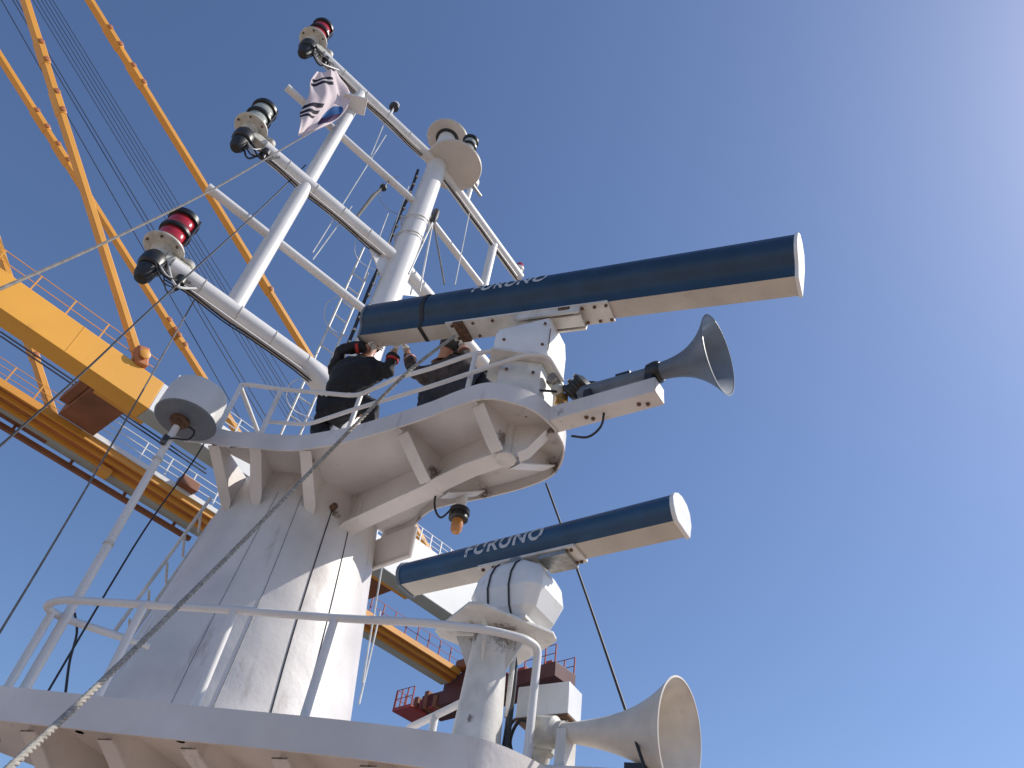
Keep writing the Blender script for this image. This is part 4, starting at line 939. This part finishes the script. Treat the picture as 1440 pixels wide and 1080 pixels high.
# festoon hardware under the far girder
for px in ((145, 663), (255, 690)):
    q = atv(px, pr[5][0]); MB().box(q, .35, .3, .22, ex=CD).build('festoon_trolley', 'crane_orange', crane, bevel=.03)
cbx = atv((264, 682), V2 - .4); MB().box(cbx, .55, .35, .28, ex=CD).build('floodlight', 'crane_brown', crane, bevel=.04)
# red end carriage crossing both girder tips
cbox(36.3, 38.5, 30.3, 42.4, 23.75, 24.75).build('end_carriage', 'crane_maroon', crane, bevel=.05)
cbox(36.5, 38.2, 36.5, 40.6, 24.76, 25.9).build('machinery_house', 'crane_maroon', crane, bevel=.08)
cbox(35.9, 37.2, 37.6, 39.2, 25.92, 26.6).build('drum_cover', 'crane_brown', crane, bevel=.2)
cbox(35.0, 37.6, 42.0, 43.8, 23.35, 23.6).build('end_platform', 'crane_red', crane, bevel=.03)
for k in range(5): cbox(36.2 + .1 * (k % 2), 36.8 + .1 * (k % 3), 40.7 + .5 * k, 41.1 + .5 * k, 23.7, 24.5 + .25 * (k % 3)).build('machinery', 'crane_red' if k % 2 else 'crane_brown', crane, bevel=.04)
def rail_v(u, v0, v1, z, h, step, m_):
    r = MB()
    for k in (.5, 1.0): r.tube([CR(u, v0, z + h * k), CR(u, v1, z + h * k)], .028, 5)
    o = r.build('handrail', m_, crane)
    for v in np.arange(v0, v1 + .01, step): MB().box(CR(u, v, z + h / 2), .04, .04, h / 2, ex=CD).build('post', m_, o)
rail_v(36.4, 30.4, 36.3, 24.75, 1.2, .85, 'crane_red'); rail_v(38.4, 30.4, 36.3, 24.75, 1.2, .85, 'crane_red')
rail_v(35.1, 42.0, 43.8, 23.6, 1.3, .6, 'crane_red'); crane_rail(35.1, 37.6, 43.7, 23.6, 1.3, .8, 'crane_red', nr=2, rr=.028)
for v in (31.2, 33.4, 35.0): cbox(37.0, 37.8, v, v + .7, 24.76, 25.3 + .2 * (v % 1)).build('machinery', 'crane_red', crane, bevel=.05)
# tie bars
def tie(px0, px1, v, joints, m_='crane_orange', w_=.27):
    a, b = atv(px0, v), atv(px1, v); d = b - a; L = np.linalg.norm(d); d /= L; n = np.cross(d, CN)
    o = MB().box((a + b) / 2, L / 2, .22, w_ * .55, ex=d, ey=CN, ez=n).build('tie_bar', m_, crane, bevel=.03)
    for j in joints:
        q = atv(j, v); t = (q - a) @ d; q = a + d * t
        MB().box(q, .75, .28, w_ * .62, ex=d, ey=CN, ez=n).build('link_plate', m_, o, bevel=.04)
        for e in (-.55, .55):
            MB().lathe(q + d * e - CN * .30, -CN, [(0, .15), (.05, .15), (.07, .10)], 14).build('pin', 'crane_rust', o)
tie((-60, -300), (197, 512), V1 + wv * .3, [(58, 75), (80, 145)], 'crane_orange', .30)
tie((-59, -300), (622, 806), V1 + wv * .6, [(160, 54), (190, 107), (364, 400)], 'crane_orange', .27)
tie((-183, -209), (440, 776), V2 + 1.0, [(52, 170), (82, 217), (236, 465), (245, 478)], 'crane_orange', .27)
tie((-183, -209), (75, 585), V2 + 1.0, [(42, 488)], 'crane_orange', .30)
# big hinge lug on the near girder
q = atv((198, 503), V1 + .1)
lug = MB().box(q + Z3 * .0, .32, .30, .55, ex=CD + Z3 * .4, ez=Z3 - CD * .4).build('hinge_lug', 'crane_rust', crane, bevel=.12)
MB().lathe(q - CN * .4, -CN, [(0, .26), (.08, .26), (.12, .15)], 18).build('pin', 'crane_orange', lug)
# hoisting ropes
for x0, x1, v in ((2, 342, 38), (18, 372, 38), (23, 380, 38.3), (46, 408, 36), (52, 414, 36), (58, 420, 36.3), (63, 428, 36.3), (69, 432, 36.6), (74, 441, 37)):
    a, b = atv((x0, 0), v), atv((x1, 596), v); d = b - a
    MB().tube([a - d * .15, b], .028 if x0 < 30 else .022, 5).build('hoist_rope', 'wire_dark', crane)
for p0, p1 in (((0, 466), (290, 660)), ((0, 472), (290, 666)), ((330, 690), (720, 925))):
    a, b = atv(p0, 38), atv(p1, 38); MB().tube([a, b], .045, 5).build('trolley_rope', 'wire_dark', crane)
